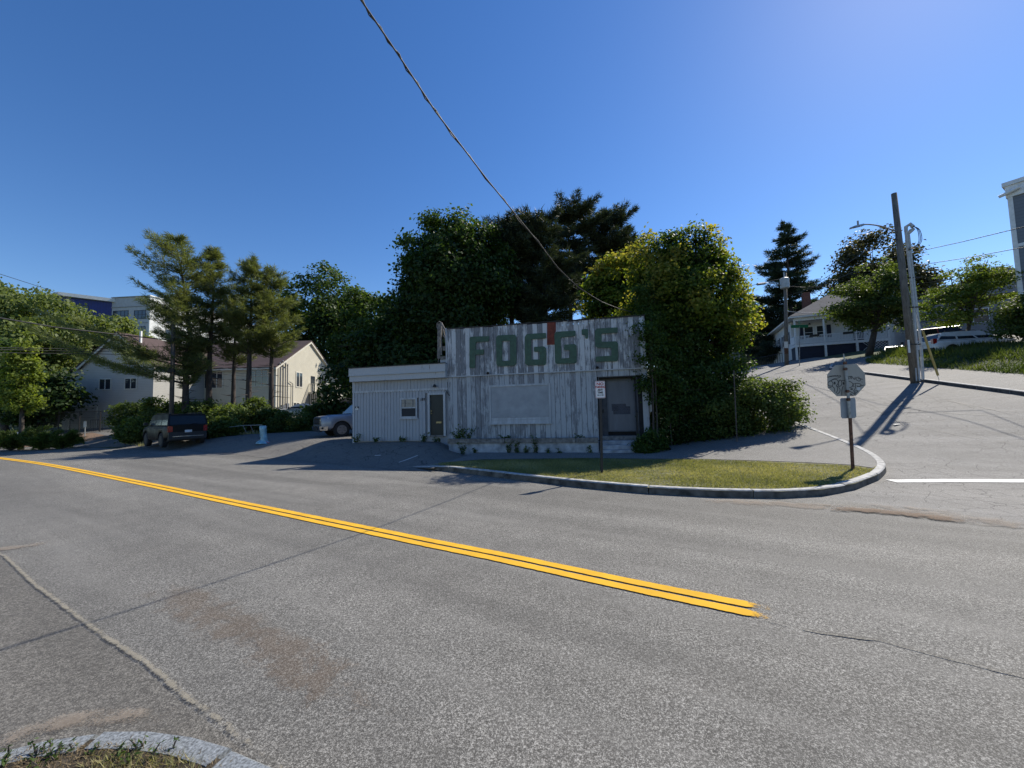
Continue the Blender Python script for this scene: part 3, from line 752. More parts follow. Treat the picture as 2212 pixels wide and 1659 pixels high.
# wall lamp, number, small notice
lx, lz = f3(1312, 1057, -.1); mb = MB(); mb.tube([(lx, -.03, lz), (lx, -.14, lz+.05)], .02, 6); mb.tube([(lx-.0, -.14, lz+.08), (lx, -.15, lz-.02)], [.05, .085], 10); mb.tube([(lx-.09, -.1, lz-.01), (lx-.02, -.12, lz+.03)], .025, 8); mb.build('wall_lamp', M['iron'], shop)
RX = Matrix.Rotation(math.pi/2, 4, 'X')
nx, nz_ = f3(1214, 1163); text_mesh('house_number', '189', .17, M['iron'], shop, Matrix.Translation((nx, -.03, nz_)) @ RX @ Matrix.Diagonal((.72, 1, 1, 1)), .004, .004, 1.35)
nx, nz_ = f3(682, 1233); mb = MB(); mb.box(nx-.09, nx+.09, -.034, -.03, nz_-.0, nz_+.08); nb = mb.build('notice', M['iron'], shop)
mb = MB(); mb.box(nx-.08, nx+.08, -.035, -.031, nz_-.065, nz_-.004); mb.box(nx-.025, nx+.025, -.038, -.0345, nz_+.015, nz_+.07); mb.build('notice_face', M['white'], nb)
# broken end of the parapet frame, left of the facade
mb = MB()
def q2(X, Y, v=-.02): p = F(((1250+X/6.91)*.73733), ((920+Y/6.91)*.73733), v); return Vector((p[0], v, p[1]))
mb.prism([q2(272, 925), q2(405, 915), q2(412, 1430), q2(395, 1442), q2(370, 1432), q2(345, 1448), q2(320, 1432), q2(290, 1452)], (0, .03, 0)); mb.build('hanging_board', M['boards_low'], shop)
mb = MB()
def bar(a, b, w_, d_=.05):
    a, b = Vector(a), Vector(b); t = (b-a).normalized(); s_ = Vector((t.z, 0, -t.x))*w_/2
    mb.hexa([a-s_, a+s_, a+s_+Vector((0, d_, 0)), a-s_+Vector((0, d_, 0)), b-s_, b+s_, b+s_+Vector((0, d_, 0)), b-s_+Vector((0, d_, 0))])
bar(q2(240, 900, .1), q2(248, 190, .1), .13, .1); bar(q2(292, 830, 0.), q2(288, 170, 0.), .06)
bar(q2(285, 175, -.07), q2(385, 350, -.07), .07); bar(q2(335, 430, -.0), q2(390, 505, -.0), .06); bar(q2(270, 890, -.05), q2(402, 880, -.05), .13)
bar(q2(300, 180, .12), q2(395, 620, .12), .05); bar(q2(320, 700, .1), q2(400, 690, .1), .2, .02)
mb.build('parapet_brace', M['timber'], shop)
mb = MB(); P0 = q2(220, 300, .0)
for o_ in (0,): mb.tube([q2(235+o_*300, 330, .0), q2(205, 260, .0), q2(210, 190, .0), q2(255, 150, .0), q2(300, 175, .0), q2(318, 215, -.03)], .018, 6)
mb.build('loose_cable', M['timber'], shop); mb = MB()
mb.tube([q2(240, 905, 0), q2(225, 1040, 0), q2(221, 1160, 0)], .013, 6); mb.build('loose_cable', M['timber'], shop)
mb = MB(); mb.tube([q2(385, 1545, -.04), q2(420, 1600, -.05), q2(460, 1655, -.06)], .016, 6); mb.build('drain_spout', M['iron'], shop)
# ------------------------------------------------------------------ foliage
L = {}
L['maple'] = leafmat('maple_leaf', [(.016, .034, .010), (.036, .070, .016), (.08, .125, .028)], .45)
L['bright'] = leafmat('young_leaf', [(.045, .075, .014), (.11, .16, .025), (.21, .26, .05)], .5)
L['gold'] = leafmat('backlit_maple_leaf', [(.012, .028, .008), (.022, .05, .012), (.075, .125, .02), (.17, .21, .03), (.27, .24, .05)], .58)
L['vine'] = leafmat('vine_leaf', [(.02, .042, .01), (.055, .10, .02), (.13, .19, .035)], .5)
L['olive'] = leafmat('willow_leaf', [(.07, .10, .03), (.13, .17, .045), (.20, .24, .07)], .45)
L['shrub'] = leafmat('shrub_leaf', [(.028, .05, .013), (.07, .105, .024), (.15, .20, .045)], .48)
L['pine'] = leafmat('pine_needle', [(.06, .085, .035), (.13, .16, .055), (.21, .22, .08)], .42)
L['dpine'] = leafmat('dark_pine_needle', [(.018, .028, .016), (.034, .050, .026), (.07, .085, .038)], .2)
L['spruce'] = leafmat('spruce_needle', [(.012, .026, .018), (.025, .048, .028), (.06, .08, .04)], .2)
L['crimson'] = leafmat('bronze_leaf', [(.014, .018, .008), (.04, .045, .016), (.10, .085, .03)], .4)
L['grass'] = leafmat('grass_blade', [(.10, .12, .04), (.26, .26, .11), (.50, .45, .25)], .4, .7)
L['bank'] = leafmat('bank_grass', [(.025, .045, .012), (.06, .09, .02), (.14, .17, .045)], .45, .7)
L['juniper'] = leafmat('juniper_needle', [(.03, .055, .014), (.07, .11, .022), (.15, .19, .045)], .35)
L['weed'] = leafmat('weed_leaf', [(.03, .06, .015), (.06, .11, .025), (.11, .17, .04)], .45)
M['bark'] = bark('bark', (.035, .028, .022), (.10, .085, .07))
M['pbark'] = bark('pine_bark', (.03, .022, .02), (.085, .065, .055))

def unit(n):
    v = rng.normal(size=(n, 3)); return v/np.linalg.norm(v, axis=1, keepdims=True)
def wob(P, seed, f):
    r_ = np.random.default_rng(seed); o = np.zeros(len(P))
    for k in range(5):
        w_ = r_.normal(size=3)*f*(1+.7*k); o += np.sin(P@w_+r_.uniform(0, 6.28))/(1+.6*k)
    return o/2.2
def leaves(P, nrm, size, aspect=.75, fold=.25, droop=0.):
    """one folded leaf (two triangles' quad) per point"""
    n = len(P); a = unit(n); a -= (a*nrm).sum(1)[:, None]*nrm
    if droop: a[:, 2] -= droop
    a /= np.linalg.norm(a, axis=1, keepdims=True)+1e-9
    b = np.cross(nrm, a); b /= np.linalg.norm(b, axis=1, keepdims=True)+1e-9
    s = (size*rng.uniform(.6, 1.35, n))[:, None]
    return np.stack([P-a*s*.5, P+b*s*.5*aspect+nrm*s*fold*.4, P+a*s*.5, P-b*s*.5*aspect+nrm*s*fold*.4], 1)
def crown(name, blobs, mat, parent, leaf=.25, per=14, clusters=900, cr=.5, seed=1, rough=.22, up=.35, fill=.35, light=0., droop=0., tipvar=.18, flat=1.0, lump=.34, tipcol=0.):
    B = np.array([[b[0], b[1], b[2], b[3], b[4], b[5]] for b in blobs], float)
    A = (B[:, 3]*B[:, 4]*B[:, 5])**(2/3); pick = rng.choice(len(B), size=clusters*3, p=A/A.sum())
    d = unit(len(pick)); rr = np.where(rng.random(len(pick)) < fill, rng.uniform(.45, .95, len(pick)), rng.uniform(.9, 1.04, len(pick)))
    c, r = B[pick, :3], B[pick, 3:]
    # lumps: small rounded boughs standing out of each big lobe, leaf sprays sit on the lumps
    nl = max(6, int(len(pick)/24)); lp, ld = pick[:nl], d[:nl]
    lr0 = np.where(rng.random(nl) < fill, rng.uniform(.5, .85, nl), rng.uniform(.86, 1.02, nl))
    lb = B[lp, :3]+ld*B[lp, 3:]
    f = 1.6/np.mean(B[:, 3]); lr0 = 1.0*lr0*(1+rough*wob(lb, seed, f)+rng.normal(size=nl)*rough*.35)
    LC = B[lp, :3]+ld*B[lp, 3:]*lr0[:, None]
    LR = np.cbrt(B[lp, 3]*B[lp, 4]*B[lp, 5])*lump*rng.uniform(.55, 1.4, nl)
    wt = LR**2; li = rng.choice(nl, size=len(pick), p=wt/wt.sum()); e = unit(len(pick))
    e += ld[li]*.75+np.array([0, 0, .25]); e /= np.linalg.norm(e, axis=1, keepdims=True)
    P = LC[li]+e*(LR[li]*rng.uniform(.55, 1.08, len(pick)))[:, None]*np.array([1, 1, .8*max(flat, .45)])
    d = ld[li]*.45+e*.8; lt = rng.random(nl)[li]
    keep = np.ones(len(P), bool)
    for b in B:
        q = (((P-b[:3])/b[3:])**2).sum(1); keep &= ~(q < .30)
    keep &= rng.random(len(P)) < .93
    P = P[keep]; d = d[keep]; lt = lt[keep]
    P = P[:clusters]; d = d[:clusters]; lt = lt[:clusters]
    rad = np.min([(((P-b[:3])/b[3:])**2).sum(1) for b in B], 0)**.5
    n = len(P); ct = rng.random(n)*.5+lt*.5
    hgt = (P[:, 2]-P[:, 2].min())/(np.ptp(P[:, 2])+1e-6)
    PP = np.repeat(P, per, 0)+rng.normal(size=(n*per, 3))*cr*np.array([.5, .5, .34*flat])
    nr = np.repeat(d, per, 0)*.6+unit(n*per)*.75+np.array([0, 0, up]); nr /= np.linalg.norm(nr, axis=1, keepdims=True)
    V = leaves(PP, nr, leaf, droop=droop)
    outer = np.clip((np.repeat(rad, per)-.8)*2.2, 0, 1)
    tint = np.clip(np.repeat(ct, per)*.5+rng.random(n*per)*.22+light+tipvar*np.repeat(hgt, per)*(outer if tipcol else 1)+(tipcol*outer if tipcol else 0), 0, 1)  # where set, the crown's outer leaves carry backlight in their tint
    return soup(name, V, 4, mat, parent, tint)
def limbs(name, base, blobs, r0, mat, parent, extra=3, lean=(0, 0)):
    mb = MB(); base = Vector(base); tops = sorted(blobs, key=lambda b: -b[2]-b[5]*.3)
    t0 = Vector(tops[0][:3]); 
    zf = [0, .2, .45, .75, 1]; pts = []
    for z in zf:
        p = base.lerp(t0, z); p.x += lean[0]*math.sin(z*3.1)+random.uniform(-.1, .1)*(z > 0)*r0*3; p.y += lean[1]*math.sin(z*3.1); pts.append(p)
    mb.tube(pts, [r0*1.25, r0, r0*.75, r0*.45, r0*.15], 9)
    for b in blobs:
        for e in range(extra):
            z = random.uniform(.28, .8); p = base.lerp(t0, z); q = Vector((b[0]+random.uniform(-.6, .6)*b[3], b[1]+random.uniform(-.6, .6)*b[4], b[2]+random.uniform(-.5, .7)*b[5]))
            if q.z < p.z-.5: q.z = p.z+.3
            m_ = p.lerp(q, .5)+Vector((random.uniform(-.3, .3), random.uniform(-.3, .3), .25*(q-p).length*.3))
            r_ = r0*(1-z)*.55+.02; mb.tube([p, m_, q], [r_, r_*.6, .015], 6)
    return mb.build(name, mat, parent, smooth=True)
def broadleaf(kind, label, cat, base_px, d, bl, leafm, leaf=.25, per=14, clusters=900, cr=.5, trunk=.2, seed=1, group=None, gz_=None, depth=.85, extra=3, barkm='bark', **kw):
    """crown given as (px, py, rx, ry[, d offset]) seen at distance d"""
    bx = at(base_px, 850, d); z = gz(bx.x, bx.y) if gz_ is None else gz_
    t = thing(kind, label, cat, (bx.x, bx.y, z-.05), 0, group); B = []
    for b in bl:
        dd = d+(b[4] if len(b) > 4 else 0); p = at(b[0], b[1], dd); k = dd/FPX
        q = 1/math.sqrt(1+(depth*p.x/p.y)**2); B.append((p.x-bx.x, p.y-bx.y, p.z-z, b[2]*k*q, b[2]*k*depth*q, b[3]*k))
    limbs('trunk', (0, 0, 0), B, trunk, M[barkm], t, extra)
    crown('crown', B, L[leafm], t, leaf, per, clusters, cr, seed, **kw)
    return t
def tufts(P, D, n, ln, wd, spread):
    """sprays of needles: long thin triangles fanning out from each point along D"""
    k = len(P); PP = np.repeat(P, n, 0); DD = np.repeat(D, n, 0)+unit(k*n)*spread; DD /= np.linalg.norm(DD, axis=1, keepdims=True)
    l = (ln*rng.uniform(.6, 1.2, k*n))[:, None]; s = np.cross(DD, unit(k*n)); s /= np.linalg.norm(s, axis=1, keepdims=True)+1e-9
    o = PP+rng.normal(size=PP.shape)*ln*.22
    return np.stack([o-s*wd*.5, o+s*wd*.5, o+DD*l], 1)
def conifer(kind, label, cat, base, height, prof, leafm, trunk_pts=None, r0=.22, levels=46, droop=0.0, upturn=.3, tuft=(12, .26, .035, .7), seed=1, group=None, dens=1.0, first=.2, sub=.32, asym=None, dead=0, gap=.12, barkm='pbark'):
    """prof(h) -> branch length at height fraction h"""
    t = thing(kind, label, cat, base, 0, group); rs = random.Random(seed); wide = (base[1]/math.hypot(base[0], base[1]))**.6
    tp = trunk_pts or [(0, 0, 0), (rs.uniform(-.1, .1), 0, height*.4), (rs.uniform(-.15, .15), 0, height*.75), (0, 0, height)]
    tz = [p[2] for p in tp]
    def tr(z): return Vector((float(np.interp(z, tz, [p[0] for p in tp])), float(np.interp(z, tz, [p[1] for p in tp])), z))
    mb = MB(); zs = np.linspace(-.1, height, 12); mb.tube([tr(z) for z in zs], [r0*(1-.93*max(0, z)/height) for z in zs], 9)
    P, D = [], []
    for i in range(levels):
        h = first+(1-first)*(i+rs.random())/levels
        for k in range(rs.choice((2, 3, 4))):
            if rs.random() < gap: continue
            az = rs.uniform(0, 6.283); Lb = prof(h)*wide*rs.uniform(.42, 1.22)
            if asym: Lb *= asym(h, az)/(wide if h < .36 else 1)
            if Lb < .15: continue
            dv = Vector((math.cos(az), math.sin(az), 0)); p0 = tr(h*height); n = max(3, int(Lb/.3)); pts = []
            for j in range(n+1):
                u = j/n; z = upturn*Lb*u*u*(.6)-droop*Lb*u*(1-.35*u)+.18*Lb*u*(1 if droop == 0 else 0)
                pts.append(p0+dv*Lb*u+Vector((0, 0, z)))
            mb.tube(pts, [max(.008, r0*.28*(1-h*.7)*(1-j/n*.85)) for j in range(n+1)], 5, cap=False)
            for j in range(1, n+1):
                u = j/n
                if u < .25: continue
                side = Vector((-dv.y, dv.x, 0)); sl = sub*Lb*(1.15-u)*rs.uniform(.5, 1.2)+.12
                for sgn in (-1, 1):
                    m_ = max(1, int(sl/.18*dens))
                    for q in range(m_):
                        o = side*sgn*sl*(q+.5+rs.uniform(-.3, .3))/m_+dv*.3*sl*(q+.5)/m_; o.z += rs.uniform(-.05, .08)
                        P.append(pts[j]+o); D.append(dv*.5+side*sgn*.6+Vector((0, 0, .35-droop*.9)))
                P.append(pts[j]); D.append(dv+Vector((0, 0, .35-droop*.8)))
    for i in range(dead):
        h = rs.uniform(.1, first+.1); az = rs.uniform(0, 6.28); p0 = tr(h*height); l = rs.uniform(.5, 1.6)
        mb.tube([p0, p0+Vector((math.cos(az)*l, math.sin(az)*l, rs.uniform(-.2, .3)))], [.03, .008], 4)
    mb.build('trunk', M[barkm], t, smooth=True)
    P = np.array(P); D = np.array(D); D /= np.linalg.norm(D, axis=1, keepdims=True)
    V = tufts(P, D, *tuft); n = tuft[0]
    tint = np.clip(np.repeat(rng.random(len(P)), n)*.55+rng.random(len(P)*n)*.35+.1*np.repeat(P[:, 2]/height, n), 0, 1)
    soup('crown', V, 3, L[leafm], t, tint)
    return t
def hedge(kind, label, cat, d, bl, leafm, leaf=.12, per=12, clusters=500, cr=.3, seed=1, group=None, depth=.8, dz=0, stems=6, **kw):
    c = bl[0]; p0 = at(c[0], 850, d); z = gz(p0.x, p0.y)+dz; t = thing(kind, label, cat, (p0.x, p0.y, z), 0, group); B = []
    for b in bl:
        dd = d+(b[4] if len(b) > 4 else 0); p = at(b[0], b[1], dd); k = dd/FPX
        q = 1/math.sqrt(1+(depth*p.x/p.y)**2); B.append((p.x-p0.x, p.y-p0.y, p.z-z, b[2]*k*q, b[2]*k*depth*q, b[3]*k))
    mb = MB()
    for i in range(stems):
        b = B[i % len(B)]; a = Vector((b[0]+random.uniform(-.4, .4)*b[3], b[1], -.15)); q = Vector((b[0]+random.uniform(-.8, .8)*b[3], b[1]+random.uniform(-.5, .5)*b[4], b[2]+random.uniform(0, .7)*b[5]))
        mb = MB(); mb.tube([a, a.lerp(q, .5)+Vector((random.uniform(-.1, .1), 0, .1)), q], [.03, .02, .006], 5); mb.build('stem', M['bark'], t)
    crown('foliage', B, L[leafm], t, leaf, per, clusters, cr, seed, **kw)
    return t

# --- five pines on the left, in front of the cream house
def ptree(label, px, top, d, seed, prof, base_py=None, asym=None, tp=None, **kw):
    b = at(px, 850, d); z = gz(b.x, b.y)+.25; h = at(px, top, d).z-z
    if tp:
        tp = [((at(x_, y_, d).x-b.x), 0 if i else 0, at(x_, y_, d).z-z) for i, (x_, y_) in enumerate(tp)]; tp[0] = (tp[0][0], 0, 0); h = tp[-1][2]
    return conifer('pine_tree', label, 'pine tree', (b.x, b.y, z-.1), h, prof, 'pine', tp, seed=seed, asym=asym, group='pines along the lot edge', **kw)
def pr(pts):
    xs, ys = zip(*pts); return lambda h: float(np.interp(h, xs, ys))
wm = dict(r0=.24, levels=52, tuft=(13, .36, .036, .75), dens=.8, upturn=.45, gap=.2, dead=14)
ptree('tallest, leftmost and crooked pine of the row with a long low limb over the drive', 402, 508, 27, 3,
      pr([(0, 0), (.22, 0), (.245, 4.4), (.335, 4.8), (.36, .9), (.42, 1.5), (.52, 2.4), (.62, 2.9), (.7, 2.2), (.78, 2.6), (.86, 2.2), (.95, .9), (1, .4)]),
      asym=lambda h, az: (1.5 if math.cos(az) < -.35 else .3) if h < .36 else (1.12 if math.cos(az) < 0 else .85),
      tp=[(400, 890), (402, 800), (398, 770), (412, 745), (407, 690), (398, 620), (388, 560), (376, 508)], first=.2, **dict(wm, levels=76, dead=18))
ptree('slim grey-green pine standing second in the row with a bare twig at its top', 452, 540, 28.5, 8, pr([(0, 1.2), (.4, 1.3), (.5, 1.9), (.7, 1.7), (.85, 1.2), (1, .25)]), first=.42, **wm)
ptree('pine with a thin straight trunk and its crown tucked between its two neighbours', 504, 640, 30, 12, pr([(0, 1.0), (.5, 1.3), (.7, 1.6), (1, .3)]), first=.47, **dict(wm, r0=.2, levels=36))
ptree('pine with a pointed dense top, second from the right end of the row', 537, 556, 29, 17, pr([(0, 1.4), (.4, 1.6), (.55, 2.2), (.75, 1.6), (.9, 1.0), (1, .2)]), first=.42, **wm)
ptree('pine nearest the gable end of the cream house, at the right end of the row', 587, 578, 30, 21, pr([(0, 1.2), (.4, 1.7), (.55, 2.1), (.75, 1.6), (.92, .9), (1, .2)]), first=.42, **dict(wm, r0=.22))

# --- broadleaf trees behind and around the shop
broadleaf('willow_tree', 'huge rounded olive-green tree at the left edge, hiding the hillside', 'tree', 60, 44,
          [(30, 720, 90, 85), (98, 712, 74, 70), (160, 750, 70, 70), (-40, 700, 90, 85), (60, 790, 100, 80, -3), (205, 760, 42, 50, 3), (-110, 760, 90, 90)],
          'olive', leaf=.34, per=16, clusters=3000, cr=1.0, trunk=.5, seed=4, rough=.12, droop=.8, fill=.2)
broadleaf('slope_tree', 'lower pale green tree between the olive tree and the apartment block', 'tree', 255, 52, [(250, 735, 50, 45), (215, 780, 55, 60), (300, 765, 50, 35), (180, 830, 60, 50)], 'olive', leaf=.38, per=13, clusters=1100, cr=1.0, trunk=.3, seed=5, light=.12)
broadleaf('young_maple', 'narrow bright green young maple beside the white lawn sign', 'tree', 52, 25,
          [(52, 744, 13, 30), (46, 795, 27, 42), (60, 812, 25, 46), (44, 850, 33, 32), (66, 862, 24, 28), (12, 850, 20, 34)],
          'bright', leaf=.17, per=11, clusters=620, cr=.34, trunk=.12, seed=6, rough=.3, light=.3)
broadleaf('dark_tree', 'dark tree in shade behind the young maple', 'tree', 20, 33, [(-20, 810, 70, 70), (60, 860, 60, 45), (120, 855, 45, 45)], 'maple', leaf=.3, per=13, clusters=1300, cr=.8, trunk=.25, seed=7)
broadleaf('drive_tree', 'shaded low tree behind the fence at the end of the drive', 'tree', 125, 40, [(110, 870, 32, 36), (135, 850, 16, 28)], 'shrub', leaf=.28, per=12, clusters=500, cr=.6, trunk=.15, seed=19)
broadleaf('round_maple', 'dark round-topped maple right of the cream house gable', 'tree', 700, 66,
          [(700, 665, 78, 68), (655, 700, 45, 60), (745, 720, 50, 60), (700, 760, 90, 70), (770, 790, 60, 90)], 'maple', leaf=.48, per=15, clusters=2600, cr=1.05, trunk=.45, seed=23, rough=.13, light=.12, tipvar=.25)
broadleaf('bright_maple', 'smaller lighter green maple in the dip between the two big dark crowns', 'tree', 790, 60,
          [(790, 690, 38, 55), (815, 720, 45, 70), (770, 760, 50, 70)], 'maple', leaf=.42, per=15, clusters=1200, cr=.9, trunk=.35, seed=24, light=.3)
broadleaf('shade_tree', 'dark tree low behind the side wing of the shop', 'tree', 850, 31,
          [(870, 690, 45, 80), (840, 780, 70, 80), (760, 850, 50, 60), (920, 800, 80, 80), (720, 880, 30, 30)], 'maple', leaf=.3, per=15, clusters=2200, cr=.8, trunk=.3, seed=25)
broadleaf('big_maple', 'biggest broadleaf tree, tall dark crown left of the black pines behind the shop', 'tree', 975, 31,
          [(985, 530, 62, 60), (930, 570, 52, 70), (1035, 560, 52, 62), (980, 620, 95, 75), (905, 645, 38, 50), (1060, 620, 40, 60), (960, 700, 90, 60)],
          'maple', leaf=.27, per=16, clusters=4200, cr=.75, trunk=.4, seed=26, rough=.2, tipvar=.3)
for i, (px_, d_, lb) in enumerate(((1068, 33, 'thin reddish trunk with a small leafy top left of the white gable'), (958, 35, 'pale slender trunk with sparse leaves behind the letter F'))):
    broadleaf('thin_tree', lb, 'tree', px_, d_, [(px_+10, 640, 26, 50), (px_-15, 690, 20, 30)], 'bright', leaf=.22, per=10, clusters=190, cr=.6, trunk=.16, seed=30+i, light=-.2, barkm='pbark')
broadleaf('undergrowth_tree', 'sunlit yellow-green saplings between the trunks behind the parapet', 'tree', 1090, 42,
          [(1120, 670, 50, 40), (1060, 690, 40, 30), (1180, 650, 40, 50), (1010, 690, 30, 22)], 'bright', leaf=.3, per=10, clusters=520, cr=.7, trunk=.12, seed=33, rough=.35)
# --- dark pines behind
dk = dict(r0=.38, tuft=(15, .5, .075, .8), dens=1.0, upturn=.35, gap=.1, dead=16)
def dpine(label, px, top, d, seed, first, prof, **kw):
    b = at(px, 850, d); z = gz(b.x, b.y)+.3; h = at(px, top, d).z-z
    return conifer('black_pine', label, 'pine tree', (b.x, b.y, z-.1), h, prof, 'dpine', seed=seed, first=first, group='dark pines behind the shop', **dict(dk, **kw))
dpine('dark pine at the left of the dark pine group, beside the big maple', 1110, 480, 34, 41, .5, pr([(0, 2.5), (.6, 3.4), (.8, 3.2), (.95, 2.0), (1, .8)]), levels=32)
dpine('dark pine with a leaning lower trunk in front of the white gable', 1185, 468, 33, 42, .38, pr([(0, 2.2), (.5, 2.6), (.75, 3.2), (.93, 2.4), (1, .9)]), levels=34)
dpine('broad flat-topped dark pine in the middle of the dark group', 1240, 456, 38, 43, .52, pr([(0, 2), (.6, 3.2), (.85, 3.8), (.96, 2.8), (1, 1.1)]), levels=32)
dpine('dark pine at the right end of the dark group, above the yellow maple', 1335, 462, 41, 44, .45, pr([(0, 2.5), (.6, 3.6), (.85, 3.4), (.96, 2.2), (1, .8)]), levels=34)
dpine('dark bushy pine closing the group behind the yellow maple', 1378, 512, 40, 46, .4, pr([(0, 2.5), (.7, 3.0), (.9, 1.8), (1, .6)]), levels=16)
b = at(1284, 850, 44); conifer('spruce_tree', 'narrow spruce whose pointed tip stands highest above the dark pines', 'spruce tree', (b.x, b.y, gz(b.x, b.y)), at(1284, 434, 44).z-gz(b.x, b.y), pr([(0, 4), (.8, 2.2), (.93, 1.0), (1, .1)]), 'spruce', seed=45, r0=.35, levels=40, first=.45, droop=.25, upturn=.2, tuft=(10, .4, .07, .7), dens=.8)
# --- yellow-green maples right of the shop
broadleaf('yellow_maple', 'smaller maple with backlit yellow edges left of the big golden one, behind the letter S', 'tree', 1330, 22,
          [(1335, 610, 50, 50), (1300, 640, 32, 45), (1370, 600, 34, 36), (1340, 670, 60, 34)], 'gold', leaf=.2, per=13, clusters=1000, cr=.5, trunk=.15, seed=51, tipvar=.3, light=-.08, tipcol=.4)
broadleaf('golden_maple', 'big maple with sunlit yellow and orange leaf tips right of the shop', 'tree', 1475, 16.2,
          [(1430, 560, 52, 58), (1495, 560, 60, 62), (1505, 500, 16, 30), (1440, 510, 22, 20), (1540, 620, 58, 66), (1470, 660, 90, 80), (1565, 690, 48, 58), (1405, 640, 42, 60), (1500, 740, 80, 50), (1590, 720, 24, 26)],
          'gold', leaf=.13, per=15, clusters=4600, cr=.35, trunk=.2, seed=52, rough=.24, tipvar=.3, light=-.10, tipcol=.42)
# --- right-hand trees
b = at(1722, 850, 56); conifer('spruce_tree', 'tall dark spruce with drooping boughs behind the porch house', 'spruce tree', (b.x, b.y, 6.5), at(1718, 480, 56).z-6.5, pr([(0, 7.4), (.3, 6.6), (.55, 5.0), (.75, 3.6), (.88, 1.9), (1, .15)]), 'spruce', seed=61, r0=.4, levels=56, first=.06, droop=.22, upturn=.42, tuft=(13, .6, .09, .8), dens=.7, gap=.12, sub=.3)
broadleaf('bronze_maple', 'dark bronze-leaved maple behind the utility pole', 'tree', 1905, 60, [(1890, 560, 62, 58), (1840, 600, 40, 55), (1950, 600, 45, 55), (1900, 640, 100, 60), (1860, 530, 26, 24), (1975, 640, 40, 40)], 'crimson', leaf=.42, per=14, clusters=2000, cr=1.15, trunk=.45, seed=62, rough=.22, gz_=7, tipvar=.35)
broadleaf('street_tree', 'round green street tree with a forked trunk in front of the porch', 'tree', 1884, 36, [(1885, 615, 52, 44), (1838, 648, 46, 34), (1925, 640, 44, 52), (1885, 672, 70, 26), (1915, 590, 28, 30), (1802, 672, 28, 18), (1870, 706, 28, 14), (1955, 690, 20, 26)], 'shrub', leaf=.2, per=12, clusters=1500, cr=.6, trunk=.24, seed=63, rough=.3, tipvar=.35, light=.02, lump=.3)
broadleaf('locust_tree', 'airy yellow-green locust tree on the bank by the white car', 'tree', 2088, 25.5, [(2075, 640, 62, 36), (2140, 620, 50, 40), (2030, 660, 46, 34), (2085, 600, 50, 28), (2120, 570, 34, 16), (2160, 665, 36, 28), (2050, 690, 50, 16), (1985, 690, 18, 28), (2065, 590, 26, 16)], 'bright', leaf=.12, per=13, clusters=1250, cr=.5, trunk=.11, seed=64, rough=.4, flat=.3, light=.1, extra=4, lump=.42, fill=.5)
broadleaf('lot_bush', 'dark rounded bush with a sunlit top at the foot of the grey building', 'bush', 2195, 22, [(2200, 690, 46, 34), (2165, 705, 26, 20), (2240, 680, 50, 45)], 'shrub', leaf=.12, per=13, clusters=900, cr=.35, trunk=.06, seed=65, tipvar=.45)
for i, (px_, py_, d_, rx_, ry_, lb) in enumerate(((1612, 690, 62, 30, 34, 'distant green treetop just right of the golden maple'), (1650, 720, 74, 46, 30, 'far treetops seen left of the spruce'), (2010, 700, 62, 50, 40, 'distant tree behind the white garage'), (1760, 700, 70, 60, 40, 'dark far tree behind the hipped roof'))):
    broadleaf('distant_tree', lb, 'tree', px_, d_, [(px_, py_, rx_, ry_), (px_-rx_*.4, py_+ry_*.6, rx_*.8, ry_*.7)], 'maple', leaf=.45, per=11, clusters=420, cr=1.1, trunk=.3, seed=70+i, gz_=5.5, light=.1)
# --- shrubs
hedge('wild_shrub', 'leafy shrub spilling onto the kerb right of the golden maple', 'shrub', 14.6, [(1665, 885, 62, 48), (1610, 880, 55, 55), (1710, 895, 34, 36, .3), (1560, 900, 60, 50, .3), (1640, 850, 38, 26)], 'shrub', leaf=.085, per=15, clusters=2300, cr=.24, seed=81, rough=.3, tipvar=.4, stems=14)
hedge('climbing_vine', 'vine climbing the right corner of the shop and hiding its parapet end', 'vine', 15.1, [(1402, 745, 26, 58, -1.1), (1396, 705, 22, 30, -1.0), (1402, 830, 20, 30, -1.0), (1408, 690, 28, 40, -.3), (1405, 640, 26, 30), (1432, 800, 38, 58, -.4), (1450, 740, 50, 60, .3), (1410, 610, 16, 22)], 'vine', leaf=.095, per=15, clusters=1500, cr=.26, seed=82, depth=.45, rough=.35, stems=10)
hedge('undergrowth', 'dark dense undergrowth between the shop door and the wild shrub', 'undergrowth', 15.3, [(1440, 900, 48, 62), (1500, 900, 60, 60), (1560, 880, 50, 60), (1470, 840, 60, 50), (1540, 820, 60, 45), (1410, 950, 24, 24, -.8), (1590, 800, 30, 50)], 'vine', leaf=.10, per=16, clusters=3000, cr=.28, seed=83, light=-.08, rough=.2, stems=16)
